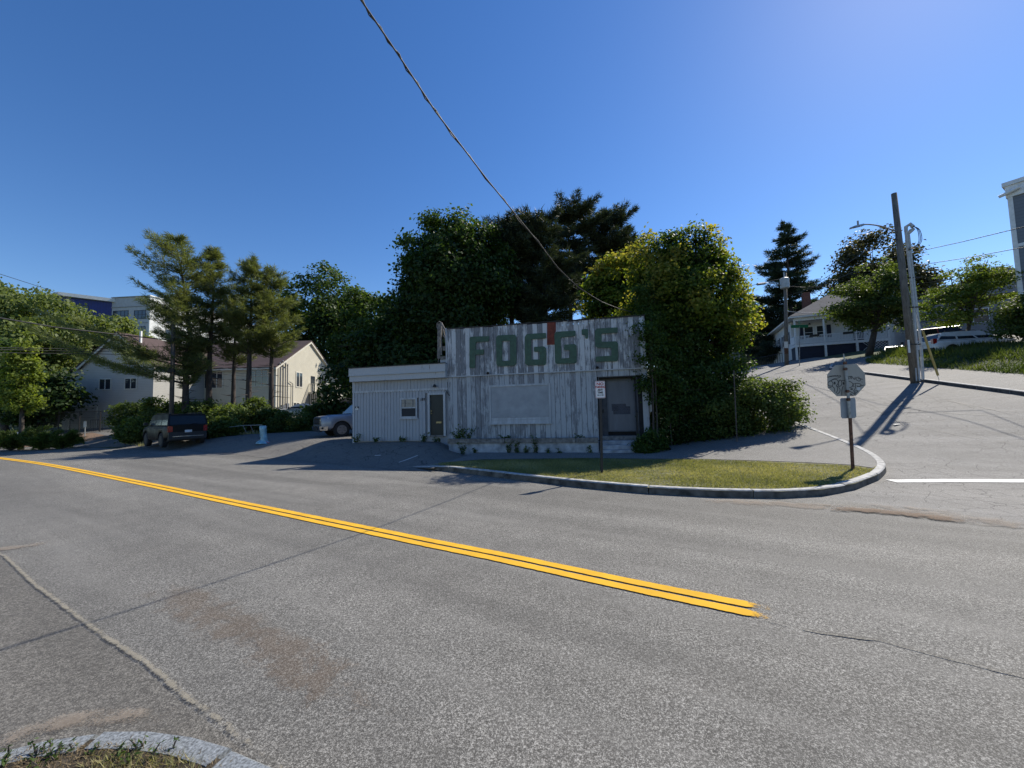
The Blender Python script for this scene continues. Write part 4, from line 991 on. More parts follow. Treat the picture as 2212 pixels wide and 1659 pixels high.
for i, (px_, py_, rx_, ry_, d_, lb) in enumerate(((290, 890, 50, 26, 29.5, 'bushy shrub at the left end of the hedge by the drive'), (355, 880, 52, 30, 28.5, 'dark shrub behind the black car at the foot of the crooked pine'), (430, 885, 46, 28, 27.5, 'shrub right above the roof of the black car'), (500, 890, 44, 30, 27, 'sunlit shrub below the second and third pines'), (560, 885, 34, 32, 28, 'dark shrub behind the pale blue post'), (284, 930, 24, 22, 25.2, 'small bright bush left of the black car'), (480, 925, 26, 18, 24.8, 'low yellow-green bush right of the black car'), (620, 915, 50, 22, 27.5, 'low shade bush between the post and the silver pickup'), (700, 888, 34, 14, 31, 'low dark bush just above the pickup bonnet'))):
    py_ += 11 if i < 5 else 0; hedge('hedge_shrub', lb, 'shrub', d_, [(px_, py_, rx_, ry_*.85), (px_+rx_*.5, py_+ry_*.3, rx_*.6, ry_*.7), (px_-rx_*.5, py_+ry_*.3, rx_*.6, ry_*.7)], 'shrub', leaf=.15, per=14, clusters=520, cr=.35, seed=90+i, group='shrubs edging the lot', tipvar=.35, light=(.12 if i in (3, 5, 6) else -.05), stems=4)
for i, (px_, py_, rx_, ry_, d_, lb) in enumerate(((30, 925, 60, 24, 24.5, 'spreading juniper at the left edge behind the lawn sign'), (95, 925, 40, 20, 24.5, 'spreading juniper under the young maple'), (140, 925, 34, 18, 24.8, 'spreading juniper at the mulch beside the drive'))):
    b = at(px_, 850, d_); z = gz(b.x, b.y); t = thing('juniper_bush', lb, 'juniper', (b.x, b.y, z), 0, 'junipers by the drive'); P = []; D = []; mb = MB(); k = d_/FPX
    for j in range(34):
        az = random.uniform(0, 6.28); l = rx_*k*random.uniform(.45, 1.1); h = ry_*2*k*random.uniform(.35, 1.0); n = 9; dv = Vector((math.cos(az), math.sin(az)*.6, 0))
        pts = [dv*l*(q/n)+Vector((0, 0, h*math.sin(q/n*1.5))) for q in range(n+1)]; mb.tube(pts, [.02]*n+[.005], 4, cap=False)
        for q in range(2, n+1):
            for e in range(4): P.append(pts[q]+Vector((random.gauss(0, .1), random.gauss(0, .1), random.gauss(0, .04)))); D.append(dv+Vector((0, 0, .5)))
    mb.build('stem', M['bark'], t); P = np.array(P); D = np.array(D); D /= np.linalg.norm(D, axis=1, keepdims=True)
    soup('foliage', tufts(P, D, 9, .22, .04, .6), 3, L['juniper'], t, np.repeat(rng.random(len(P)), 9)*.6+rng.random(len(P)*9)*.4)

# --- grass and weeds
def inside(poly, Q):
    P = np.array(poly); c_ = np.zeros(len(Q), bool); j = len(P)-1
    for i in range(len(P)):
        with np.errstate(divide='ignore', invalid='ignore'):
            c_ ^= ((P[i,1] > Q[:,1]) != (P[j,1] > Q[:,1])) & (Q[:,0] < (P[j,0]-P[i,0])*(Q[:,1]-P[i,1])/(P[j,1]-P[i,1])+P[i,0])
        j = i
    return c_
def grass(name, poly, n, h, wd, zf, mat, label, clump=.5, bend=.5, tintb=0.):
    P = np.array(poly); lo, hi = P.min(0), P.max(0); Q = rng.uniform(lo, hi, (n, 2)); Q = Q[inside(poly, Q)]
    k = wob(np.c_[Q, Q[:, :1]*0], 5, 1.2)
    Q = Q[rng.random(len(Q)) < 1-clump*.5+clump*k*.5]; k = wob(np.c_[Q, Q[:, :1]*0], 7, .8)
    z = zf(Q[:, 0], Q[:, 1]); B = np.c_[Q, z-.01]; n = len(B); az = rng.uniform(0, 6.28, n); s = np.c_[np.cos(az), np.sin(az), az*0]*wd*.5
    hh = h*rng.uniform(.5, 1.4, n)*(1+.5*wob(np.c_[Q, Q[:, :1]*0], 9, 1.7)); tip = B+np.c_[rng.normal(size=(n, 2))*bend*h, hh]
    return tag(soup(name, np.stack([B-s, B+s, tip], 1), 3, mat, None, np.clip(.35+.55*k+rng.random(n)*.45+tintb, 0, 1)), label, 'grass', kind='stuff')
gpoly = [(p[0], p[1]) for p in FRONT[1:]+back]
gcx = sum(p[0] for p in gpoly)/len(gpoly)
gin = off([p for p in FRONT], -.16) if False else None
def shrink(poly, d):
    c = Vector((sum(p[0] for p in poly)/len(poly), sum(p[1] for p in poly)/len(poly))); out = []
    for i, p in enumerate(poly):
        a = Vector(poly[i-1]); b_ = Vector(poly[(i+1) % len(poly)]); t = (b_-a).normalized(); n_ = Vector((-t.y, t.x)); q = Vector(p)+n_*d; out.append((q.x, q.y))
    return out
grass('verge_grass', shrink(gpoly, .17), 150000, .038, .014, islandz, L['grass'], 'short sunlit and shaded grass on the kerbed corner verge', .25, .7)
grass('bank_grass', RW+off(RK, 4.6)[::-1], 60000, .26, .05, bankz, L['bank'], 'unmown grass on the lower part of the bank behind the right pavement', .3, .5)
grass('bank_grass', off(RK, 3.6)+BK[::-1], 60000, .22, .04, bankz, L['bank'], 'tall rough grass along the top of the bank', .3, .35, -.25)
grass('lot_grass', [gp(560, 935), gp(760, 925), gp(770, 905), gp(560, 905)], 20000, .22, .04, H, L['bank'], 'shaded grass behind the pickup', .3)
grass('kerbside_grass', [gp(258, 958), gp(310, 966), gp(320, 950), gp(270, 942)], 9000, .14, .03, H, L['grass'], 'dry grass at the rear of the small bush by the black car', .3)
grass('lot_edge_grass', [gp(440, 942), gp(560, 938), gp(560, 925), gp(440, 925)], 9000, .16, .03, H, L['grass'], 'patchy grass at the edge of the parking apron', .5, tintb=.1)
grass('lawn', [gp(-200, 960), gp(0, 958), gp(60, 955), gp(60, 930), gp(-200, 930)], 16000, .2, .04, H, L['bank'], 'grass under the junipers at the left edge', .3)
def weed(label, p, h, n=5, spread=.5, mat='weed', lf=.09, group=None, name='weed', js=.035):
    t = thing(name, label, 'weed', p, 0, group); mb = MB(); P = []; N = []
    for i in range(n):
        az = random.uniform(0, 6.28); l = h*random.uniform(.5, 1.1); o = Vector((random.uniform(-.1, .1)*spread*2, random.uniform(-.05, .05), 0))
        pts = [o+Vector((math.cos(az)*spread*l*u*u, math.sin(az)*spread*l*u*u*.6, l*u)) for u in (0, .3, .6, .85, 1)]
        mb.tube(pts, [.006, .005, .004, .003, .002], 4, cap=False)
        for q in range(int(10+l*34)):
            u = random.uniform(.1, 1); c = Vector((np.interp(u, (0, .3, .6, .85, 1), [v.x for v in pts]), np.interp(u, (0, .3, .6, .85, 1), [v.y for v in pts]), l*u)); P.append(c+Vector((random.gauss(0, js), random.gauss(0, js), random.gauss(0, js*.5))))
    mb.build('stem', M['bark'], t, fix=False); P = np.array(P); nr = unit(len(P))+np.array([0, 0, .8]); nr /= np.linalg.norm(nr, axis=1, keepdims=True)
    soup('leaves', leaves(P, nr, lf, .45), 4, L[mat], t, rng.random(len(P)))
def wp(x, y, z): q = O+UX*x+VY*y; return (q.x, q.y, z)
gw = 'weeds along the foot of the shop'
for X, lb, h in ((175, 'weed clump by the left corner of the side wing', .38), (350, 'low weed in front of the side wing, left of its window', .2), (560, 'weed below the window of the side wing', .24), (760, 'weed just left of the green door', .38), (880, 'small weed on the doorstep of the green door', .18)):
    q = F(*z4(X, 1330)); weed(lb, wp(q[0], -.18-random.random()*.2, sb-.05), h, 6, .6, group=gw)
for X, h, lb in ((335, .5, 'weed at the left end of the low white wall'), (455, .26, 'small sprig against the low white wall below the planter crack'), (765, .55, 'thin tall weed left of the thick one at the low white wall'), (835, .68, 'thick leafy weed at the middle of the low white wall'), (925, .4, 'mid-size weed right of the thick one at the low white wall'), (1010, .75, 'tallest upright weed against the low white wall'), (1135, .22, 'tiny weed right of the tallest one'), (1235, .24, 'short spreading weed near the right end of the low white wall'), (1510, .32, 'weed beside the bottom of the steps')):
    q = F5(X, 1425, PV-.08); weed(lb, wp(q[0], PV-.09, F5(X, 1425, PV)[1]-.02), h, 5, .3, group=gw, lf=.075)
for X, h, lb, n in ((290, .55, 'bushy weed growing in the planter below the left boards', 12), (380, .7, 'sprawling weed with long shoots in the planter', 7), (740, .3, 'grassy tuft in the planter under the boarded window', 10), (1420, .28, 'small tuft in the planter beside the entrance', 8)):
    q = F5(X, 1270, -.4); weed(lb, wp(q[0], -.4, pzb+.02), h, n, .7, group=gw)
hedge('corner_bush', 'small leafy bush right of the entrance steps', 'shrub', 13.6, [(1400, 960, 24, 20), (1380, 970, 10, 9), (1420, 948, 18, 22)], 'vine', leaf=.085, per=13, clusters=320, cr=.2, seed=121, stems=4)
# foreground bed
for px_, py_, h, lb in ((-10, 1680, .08, 'leafy weed clump at the lower left corner of the picture'), (58, 1668, .05, 'small round-leaved weed on the near bed'), (128, 1650, .05, 'weed touching the near kerb stones'), (330, 1652, .06, 'weed with a tuft of yellow blades on the near bed'), (245, 1650, .04, 'tiny sprout in the middle of the near bed')):
    q = G(px_, py_, .06); weed(lb, (q.x, q.y, .105), h, 6, .6, group='weeds on the near bed', lf=.022, js=.01)
grass('bed_litter', [(p[0]*.97-.03, p[1]-.15) for p in nk[1:9]]+[(-.7, 1.1), (-3.4, 1.1)], 26000, .018, .007, lambda x, y: 0*x+.11, leafmat('dry_litter', [(.05, .035, .02), (.14, .10, .06), (.28, .22, .13)], .2, .8), 'dry grass, twigs and leaf litter on the near planting bed', .2, 1.4)
grass('bed_grass', [gp(200, 1645, .08), gp(420, 1650, .08), gp(430, 1700, .08), gp(150, 1700, .08)], 900, .03, .005, lambda x, y: 0*x+.11, L['grass'], 'sparse green and straw blades on the near bed', .5, .9)
# ------------------------------------------------------------------ vehicles
def carpaint(name, col, metal=.0, rough=.3, coat=.6):
    q, n, p, o = new_mat(name); t = NT(n); f = t.noise(t.coord(), 4, 5)
    t.link(t.ramp(f, [(.3, tuple(c*.85 for c in col)), (.7, col)]), p.inputs['Base Color'])
    t.link(t.ramp(t.noise(t.coord(), 2, 5), [(.3, rough*.8), (.7, rough*1.4)]), p.inputs['Roughness'])
    p.inputs['Metallic'].default_value = metal; p.inputs['Coat Weight'].default_value = coat; p.inputs['Specular IOR Level'].default_value = .5 if coat else .25; p.inputs['Coat Roughness'].default_value = .08; return q
M['tyre'] = plain('tyre_rubber', (.02, .02, .021), .85, .3, 15)
M['alloy'] = plain('alloy', (.26, .26, .27), .45, .15, 8, metal=.8)
M['chrome'] = plain('chrome', (.6, .6, .6), .18, .1, 8, metal=1)
M['blackplastic'] = plain('black_plastic', (.018, .018, .02), .55, .2, 10)
M['redlamp'] = plain('red_lamp', (.32, .012, .01), .2, .3, 20, coat=1)
M['clearlamp'] = plain('clear_lamp', (.55, .56, .52), .15, .3, 12, coat=1)
M['carglass'] = glassmat('car_glass', (.010, .013, .016), .08); M['carglass'].node_tree.nodes['Principled BSDF'].inputs['Specular IOR Level'].default_value = .3
M['plate'] = plain('plate_white', (.62, .64, .66), .4)
def vehicle(name, label, loc, rz, paint, L=4.7, Wd=1.9, top=1.7, belt=1.08, hood=1.0, nose=.75, wb=2.75, wr=.37, cabin=(-1.9, -2.15, .55, 1.3), inset=.16, kind='suv', front_lamp=True, z=None, cat='car', group=None, sill=.32, rear_drop=0., rack=False, plate=True, bed=None):
    """x forward, y left; cabin = rear roof, rear base, front roof, front base"""
    t = thing(name, label, cat, (loc[0], loc[1], gz(loc[0], loc[1])+.01 if z is None else z), rz, group)
    xs = np.linspace(-L/2, L/2, 64); xw = (wb/2-.02, -wb/2-.02); ra = wr+.07; hw = Wd/2
    cr_, cb, fr, fb_ = cabin; b = bmesh.new(); rings = []
    for x in xs:
        u = abs(x)/(L/2); w_ = hw*(1-.16*max(0, (u-.72)/.28)**2)
        if u > .985: w_ -= .03
        zb_ = sill if abs(x) < L/2-.5 else sill+.10*(abs(x)-(L/2-.5))/.5
        for c in xw:
            if abs(x-c) < ra: zb_ = max(zb_, wr+math.sqrt(max(0, ra*ra-(x-c)**2)))
        if x > fb_: v = (x-fb_)/(L/2-fb_); zt = belt+(hood-belt)*min(1, v*3)+(nose-hood)*max(0, v)**3.5
        elif x < cb: v = (cb-x)/(L/2+cb) if L/2+cb > .01 else 0; zt = belt-rear_drop*v**2
        else: zt = belt
        if bed and x < bed: zt = belt+.06
        zm = min(zb_+.12, zt-.12) if zb_ > .6 else .62
        zm = max(zm, zb_+.02)
        pr_ = [(w_-.05, zb_), (w_-.005, zb_+(.06 if zb_ < .5 else .012)), (w_+.012, max(zm, zb_+.03)), (w_, max(zt-.16, zb_+.05)), (w_-.045, zt-.03), (w_-.11, zt), (w_*.5, zt+.035 if not bed or x > bed else zt), (0, zt+.045 if not bed or x > bed else zt)]
        ring = [b.verts.new((x, y, z_)) for y, z_ in pr_]+[b.verts.new((x, -y, z_)) for y, z_ in pr_[-2::-1]]
        rings.append(ring)
    n = len(rings[0])
    for i in range(len(rings)-1):
        for j in range(n-1): b.faces.new([rings[i][j], rings[i][j+1], rings[i+1][j+1], rings[i+1][j]])
    for r_ in (rings[0], rings[-1]): b.faces.new(r_)
    # cabin shell: roof and pillars
    hb, ht = hw-.06, hw-inset
    prof = [(cb, belt, hb), (cr_, top-.07, ht+.01), (cr_+.12, top-.015, ht-.03), ((cr_+fr)/2, top+.02, ht-.05), (fr-.1, top-.01, ht-.03), (fr, top-.06, ht+.01), (fb_, belt, hb)]
    lv = [b.verts.new((x, y, z_)) for x, z_, y in prof]; rv = [b.verts.new((x, -y, z_)) for x, z_, y in prof]
    b.faces.new(lv); b.faces.new(rv[::-1])
    for i in range(len(prof)-1): b.faces.new([lv[i], rv[i], rv[i+1], lv[i+1]])
    bmesh.ops.recalc_face_normals(b, faces=b.faces); me = bpy.data.meshes.new('body'); b.to_mesh(me); b.free()
    for p in me.polygons: p.use_smooth = len(p.vertices) == 4
    me.set_sharp_from_angle(angle=math.radians(32))
    body = link_mesh('body', me, paint, t)
    mb = MB(); mb.box(-L/2+.25, L/2-.25, -hw+.16, hw-.16, sill-.06, belt-.25); mb.build('underbody', M['blackplastic'], t)
    # side glass
    def sp_(x, z_, s_): k = (z_-belt)/(top-.07-belt); return (x, s_*(hb+(ht-hb)*k+.006), z_)
    def slope(x0, x1, k): return x0+(x1-x0)*k
    zb0, zt0 = belt+.045, top-.13; kb_, kt_ = .06, .86
    rb, rt = slope(cb, cr_, kb_)+.07, slope(cb, cr_, kt_)+.09; fb2, ft2 = slope(fb_, fr, kb_)-.10, slope(fb_, fr, kt_)-.09
    cuts = [0, .3, .335, .64, .675, 1] if kind == 'suv' else [0, .43, .47, 1]
    for s_ in (-1, 1):
        for i in range(0, len(cuts), 2):
            a, c = cuts[i], cuts[i+1]; mb = MB()
            q = [sp_(slope(rb, fb2, a), zb0, s_), sp_(slope(rb, fb2, c), zb0, s_), sp_(slope(rt, ft2, c), zt0, s_), sp_(slope(rt, ft2, a), zt0, s_)]
            mb.face(q); mb.build('side_window', M['carglass'], t)
    # windscreen and rear window
    for x0, x1, o_, nm in ((fb_, fr, .008, 'windscreen'), (cb, cr_, -.008, 'rear_window')):
        mb = MB(); q = []
        for k, wk in ((.08, hb-.09), (.9, ht-.06)): q.append((slope(x0, x1, k)+o_*2.5, wk, slope(belt, top-.07, k)+.008))
        mb.face([q[0], (q[0][0], -q[0][1], q[0][2]), (q[1][0], -q[1][1], q[1][2]), q[1]]); mb.build(nm, M['carglass'], t)
    for c in (wb/2-.02, -wb/2-.02):
        for s_ in (-1, 1):
            y0 = s_*(hw-.015); y1 = s_*(hw-.25)
            mb = MB(); mb.tube([(c, y1, wr), (c, y1+s_*.02, wr), (c, y0-s_*.02, wr), (c, y0, wr)], [wr-.02, wr, wr, wr-.03], 24); w_o = mb.build('wheel', M['tyre'], t)
            mb = MB(); mb.tube([(c, y0-s_*.03, wr), (c, y0+s_*.006, wr)], wr*.62, 20)
            ro = mb.build('rim', M['blackplastic'] if name == 'black_suv' else M['alloy'], w_o)
            mb = MB()
            for q in range(5):
                a = q*1.2566+.6; d1 = Vector((math.cos(a), 0, math.sin(a))); e_ = Vector((-d1.z, 0, d1.x))*.35
                mb.prism([Vector((c, y0+s_*.0075, wr))+d1*wr*.2+e_*wr*.1, Vector((c, y0+s_*.0075, wr))+(d1+e_*.9)*wr*.5, Vector((c, y0+s_*.0075, wr))+(d1*.95+e_*1.3)*wr*.40], (0, s_*.001, 0))
            mb.build('rim_gap', M['blackplastic'], w_o)
    for s_ in (-1, 1):
        mb = MB(); mb.box(fb_-.28, fb_-.1, s_*(hw+.02) if s_ < 0 else hw+.0, s_*(hw-.0) if s_ < 0 else hw+.02, belt+.02, belt+.05); a = s_*(hw+.10); mb.box(fb_-.30, fb_-.14, min(a-.09, a+.09), max(a-.09, a+.09), belt+.03, belt+.19)
        mb.build('mirror', M['blackplastic'] if name != 'pickup_truck' else paint, t, bevel=.02)
        tl = MB()
        if kind == 'suv': tl.box(-L/2-.012, -L/2+.22, s_*(hw-.30) if s_ > 0 else -(hw-.09)-.0, s_*(hw-.09) if s_ > 0 else -(hw-.30), .86, 1.2)
        else: tl.box(-L/2-.012, -L/2+.2, s_*(hw-.34) if s_ > 0 else -(hw-.1), (hw-.1) if s_ > 0 else -(hw-.34), .78, .94)
        tl.build('tail_lamp', M['redlamp'], t, bevel=.02)
        hl = MB(); zz = nose-.02; xx = L/2
        hl.hexa([(xx-.30, s_*(hw-.05), zz-.17), (xx+.005, s_*(hw-.20), zz-.19), (xx+.015, s_*(hw-.46), zz-.17), (xx-.2, s_*(hw-.46), zz-.17), (xx-.36, s_*(hw-.06), zz+.03), (xx-.04, s_*(hw-.21), zz-.0), (xx-.0, s_*(hw-.46), zz-.02), (xx-.2, s_*(hw-.46), zz-.02)])
        hl.build('headlight', M['clearlamp'], t, bevel=.015)
    mb = MB(); mb.box(L/2-.1, L/2+.02, -hw+.5, hw-.5, nose-.22, nose-.03); mb.box(L/2-.1, L/2+.022, -hw+.35, hw-.35, .34, .5); mb.build('grille', M['blackplastic'], t, bevel=.01)
    mb = MB(); mb.box(-L/2-.03, -L/2+.1, -hw+.12, hw-.12, sill+.08, sill+.3); mb.build('bumper', M['blackplastic'] if kind == 'suv' else paint, t, bevel=.02)
    mb = MB(); mb.box(-L/2-.022, -L/2-.002, -.16, .16, .80 if kind == 'suv' else .55, .96 if kind == 'suv' else .7)
    if plate: mb.build('licence_plate', M['plate'], t)
    for s_ in (-1, 1):
        for x0 in ((-.0, .95) if kind == 'suv' else (.05,)):
            mb = MB(); mb.box(x0-.35, x0-.15, s_*(hw+.004)-.012, s_*(hw+.004)+.012, belt-.15, belt-.12); mb.build('door_handle', M['blackplastic'], t)
    if rack:
        for s_ in (-1, 1): mb = MB(); mb.tube([(cr_+.2, s_*(ht-.12), top+.0), (cr_+.25, s_*(ht-.12), top+.06), (fr-.3, s_*(ht-.12), top+.06), (fr-.2, s_*(ht-.12), top)], .018, 6); mb.build('roof_rail', M['blackplastic'], t)
    return t
def hd(x, y): return math.atan2(y, x)
# black SUV at the mouth of the lot
s1 = vehicle('black_suv', 'boxy black four-wheel drive parked facing away at the edge of the road', (-20.35, 23.25), hd(-.83, .56), carpaint('black_paint', (.003, .003, .004), 0, .4, 0),
        L=4.75, Wd=1.95, top=1.86, belt=1.22, hood=1.16, nose=.98, wb=2.8, wr=.41, cabin=(-2.18, -2.36, .62, 1.12), inset=.15, rack=True, cat='SUV', sill=.42)
for ch in s1.children:
    if ch.name.startswith('side_window'): ch.data.materials[0] = glassmat('sky_glass', (.05, .075, .10), .1)
mb = MB(); mb.box(-2.44, -2.412, -.7, .7, .60, .64); mb.build('bumper_strip', M['chrome'], s1)
mb = MB(); mb.box(-2.41, -2.2, -.86, .86, .44, .86); mb.build('rear_bumper', M['blackplastic'], s1, bevel=.03)
mb = MB(); mb.tube([(-2.43, .1, 1.28), (-2.40, -.45, 1.34)], .012, 4); mb.build('wiper', M['blackplastic'], s1)
p = [c for c in s1.children if c.name.startswith('licence_plate')][0]; text_mesh('plate_text', '8KG 214', .085, M['iron'], p, Matrix(((0, 0, -1, -2.4), (-1, 0, 0, 0), (0, 1, 0, .885), (0, 0, 0, 1))), .002) if False else None
# silver pickup half hidden by the side wing
silver = carpaint('silver_paint', (.27, .30, .36), .5, .35)
tr = vehicle('pickup_truck', 'silver pickup truck nosing out from behind the side wing', (-8.75, 23.45), hd(-.76, -.65), silver,
        L=5.7, Wd=2.0, top=1.90, belt=1.26, hood=1.24, nose=1.12, wb=3.7, wr=.42, cabin=(-.95, -1.1, .72, 1.28), inset=.16, kind='truck', bed=-1.1, cat='pickup truck', sill=.45, z=gz(-11.3, 21.2)-.02)
mb = MB(); mb.hexa([(2.55, -.95, .40), (2.92, -.8, .42), (2.92, .8, .42), (2.55, .95, .40), (2.55, -.99, .66), (2.95, -.82, .66), (2.95, .82, .66), (2.55, .99, .66)]); bm_ = mb.build('front_bumper', M['chrome'], tr, bevel=.03)
mb = MB(); mb.box(2.93, 2.965, -.42, .42, .44, .60); mb.tube([(2.80, .915, .53), (2.86, .93, .53)], .05, 10); mb.build('bumper_opening', M['blackplastic'], bm_)
mb = MB(); mb.box(2.86, 2.875, -.62, .62, .74, 1.06); g_ = mb.build('grille_frame', M['chrome'], tr, bevel=.02)
mb = MB(); mb.box(2.877, 2.885, -.55, .55, .79, 1.02); mb.build('grille_mesh', M['blackplastic'], g_)
def at2(px, d, zz=None): p = at(px, 850, d); return (p.x, p.y)
vehicle('silver_sedan', 'pale silver sedan parked below the gable of the cream house', at2(652, 41), hd(-.95, -.35), carpaint('pale_silver', (.46, .47, .46), .4, .3), L=4.7, Wd=1.82, top=1.45, belt=.95, hood=.93, nose=.72, wb=2.7, wr=.33, cabin=(-1.0, -1.65, .45, 1.25), inset=.25, kind='sedan', rear_drop=.05, sill=.25, z=gz(*at2(652, 41))+.1)
vehicle('dark_car', 'black car in deep shade between the silver sedan and the pickup', at2(738, 36.5), hd(-.7, -.7), carpaint('dark_blue_paint', (.012, .014, .022)), L=4.6, Wd=1.85, top=1.62, belt=1.0, hood=.98, nose=.8, wb=2.7, wr=.35, cabin=(-1.9, -2.1, .4, 1.2), inset=.2, sill=.28, z=gz(*at2(738, 36.5))+.45)
# cars up on the hill lot, right
def hillz(x, y): return float(bankz(x, y))-.27
a = at2(2093, 25.8); vehicle('white_suv', 'white estate car with black roof rails parked behind the grassy bank', a, hd(.985, -.17), carpaint('white_paint', (.62, .63, .63), 0, .3), L=4.75, Wd=1.85, top=1.62, belt=1.06, hood=1.04, nose=.86, wb=2.7, wr=.35, cabin=(-1.8, -2.2, .45, 1.35), inset=.2, rack=True, z=4.52)
a = at2(2000, 32); vehicle('red_van', 'red van behind the utility pole, left of the white car', a, hd(.70, .71), carpaint('red_paint', (.24, .018, .018), 0, .4), L=4.9, Wd=1.95, top=1.85, belt=1.12, hood=1.05, nose=.85, wb=2.9, wr=.36, cabin=(-2.3, -2.4, 1.0, 1.6), inset=.12, z=5.45, cat='van')
a = at2(2056, 33); vehicle('blue_car', 'dark blue car whose sunlit roof shows above the white car', a, hd(.74, .67), carpaint('navy_paint', (.015, .025, .09), 0, .3), L=4.7, Wd=1.9, top=1.75, belt=1.1, hood=1.0, nose=.8, wb=2.7, wr=.35, cabin=(-2.0, -2.2, .6, 1.3), z=5.95)
a = at2(1942, 35); vehicle('grey_car', 'silver-grey car with a glaring bonnet between porch and utility pole', a, hd(-.62, -.78), carpaint('grey_paint', (.36, .38, .39), .5, .25), L=4.6, Wd=1.8, top=1.5, belt=.98, hood=.95, nose=.75, wb=2.7, wr=.33, cabin=(-1.3, -1.9, .45, 1.2), kind='sedan', z=5.1)

# ------------------------------------------------------------------ houses
def wallbox(name, root, mat, x0, x1, y0, y1, z0, z1): return MB().box(x0, x1, y0, y1, z0, z1).build(name, mat, root)
def window(root, p, u, w_, h_, mat_frame, n_=2, cross=1, shutters=None, out=None, glass='glass', fr=.07, name='window', sash=False):
    """window on a wall: p centre, u unit vector along the wall, out = wall normal"""
    u = Vector(u).normalized(); out = Vector(out) if out else Vector((u.y, -u.x, 0)); up = Vector((0, 0, 1)); p = Vector(p)
    def bx(mb, a0, a1, b0, b1, c0, c1):
        mb.hexa([p+u*a+out*c+up*b for b, quad in ((b0, 0), (b1, 1)) for a, c in ((a0, c1), (a1, c1), (a1, c0), (a0, c0))])
    mb = MB(); bx(mb, -w_/2, -w_/2+fr, -h_/2, h_/2, -.02, .05); bx(mb, w_/2-fr, w_/2, -h_/2, h_/2, -.02, .05); bx(mb, -w_/2+fr, w_/2-fr, h_/2-fr, h_/2, -.02, .05); bx(mb, -w_/2+fr, w_/2-fr, -h_/2, -h_/2+fr, -.02, .055)
    for i in range(1, n_): c = -w_/2+w_*i/n_; bx(mb, c-fr*.4, c+fr*.4, -h_/2+fr, h_/2-fr, -.02, .042)
    for i in range(cross): c = -h_/2+h_*(i+1)/(cross+1); bx(mb, -w_/2+fr, w_/2-fr, c-fr*.3, c+fr*.3, -.02, .036)
    f = mb.build(name, mat_frame, root); mb = MB(); bx(mb, -w_/2+fr, w_/2-fr, -h_/2+fr, h_/2-fr, .0, .012); mb.build('pane', M[glass], f)
    if shutters:
        for s_ in (-1, 1):
            mb = MB(); c = s_*(w_/2+.2); bx(mb, c-.17, c+.17, -h_/2, h_/2, .0, .04); mb.build('shutter', shutters, f)
    return f
cream = siding('cream_siding', (.56, .52, .42), .16, .6, .1); M['cream_trim'] = plain('cream_trim', (.58, .55, .47), .6)
M['shingle_red'] = siding('brown_red_shingle', (.085, .055, .052), .16, .9, .3)
M['houseglass'] = glassmat('house_glass', (.03, .035, .045), .05)
hz0 = 1.0
ch = thing('cream_house', 'long cream clapboard house with a brown-red roof and a lit gable end behind the pines', 'house', (-25.8, 42, 0))
# main wing: local x<=0 from the right gable wall, y 0..14
yb = 14.0; xl = -14; ze = 7.15; zr = 11.1; yr = 7.0
mb = MB(); mb.box(xl, 0, 0, yb, -.5, ze)
mb.prism([(0, 0, ze), (0, yb, ze), (0, yr, zr)], (xl, 0, 0)); mb.build('wall', cream, ch)
def roofplane(name, root, mat, a, b, c, d, th=.12):
    """a,b eave ; c,d ridge"""
    a, b, c, d = map(Vector, (a, b, c, d)); n_ = (b-a).cross(d-a).normalized(); n_ = n_ if n_.z > 0 else -n_
    MBo = MB(); MBo.prism([a, b, c, d], n_*th); return MBo.build(name, mat, root)
ov = .35; sl = (zr-ze)/yr
roofplane('roof', ch, M['shingle_red'], (xl, -ov, ze-ov*sl+.02), (.25, -ov, ze-ov*sl+.02), (.25, yr, zr+.02), (xl, yr, zr+.02))
roofplane('roof', ch, M['shingle_red'], (xl, yb+ov, ze-ov*sl+.02), (.25, yb+ov, ze-ov*sl+.02), (.25, yr, zr+.02), (xl, yr, zr+.02))
mb = MB()
for y0, y1 in ((-ov, yr), (yb+ov, yr)):
    z0, z1 = ze-ov*sl-.02, zr-.02
    mb.prism([(.03, y0, z0-.22), (.03, y1, z1-.22), (.03, y1, z1), (.03, y0, z0)], (.2, 0, 0))
mb.box(-12, .24, -ov-.05, -ov, ze-ov*sl-.16, ze-ov*sl+.01); mb.build('bargeboard', M['cream_trim'], ch)
mb = MB(); mb.box(-.12, .02, -.02, .12, 0, ze-.1); mb.box(-.0, .02, yb-.14, yb+.02, 0, ze-.1); mb.build('corner_board', M['cream_trim'], ch)
for y_, z_, w_, h_ in ((4.6, 6.0, 1.5, 1.9), (10.0, 6.1, 1.5, 1.7), (4.0, 2.6, 1.4, 1.4)): window(ch, (0.0, y_, z_), (0, 1, 0), w_, h_, M['cream_trim'], 2, 0, out=(1, 0, 0), glass='houseglass', fr=.12)
for x_, z_ in ((-12.4, 5.9), (-6.8, 5.8), (-1.9, 5.9)): window(ch, (x_, 0.0, z_), (1, 0, 0), 2.1, 1.9, M['cream_trim'], 3, 0, out=(0, -1, 0), glass='houseglass', fr=.1)
for x_ in (-6.6, -4.2, -1.9): window(ch, (x_, 0.0, 2.3), (1, 0, 0), 1.8, 1.4, M['cream_trim'], 3, 0, out=(0, -1, 0), glass='houseglass', fr=.1)
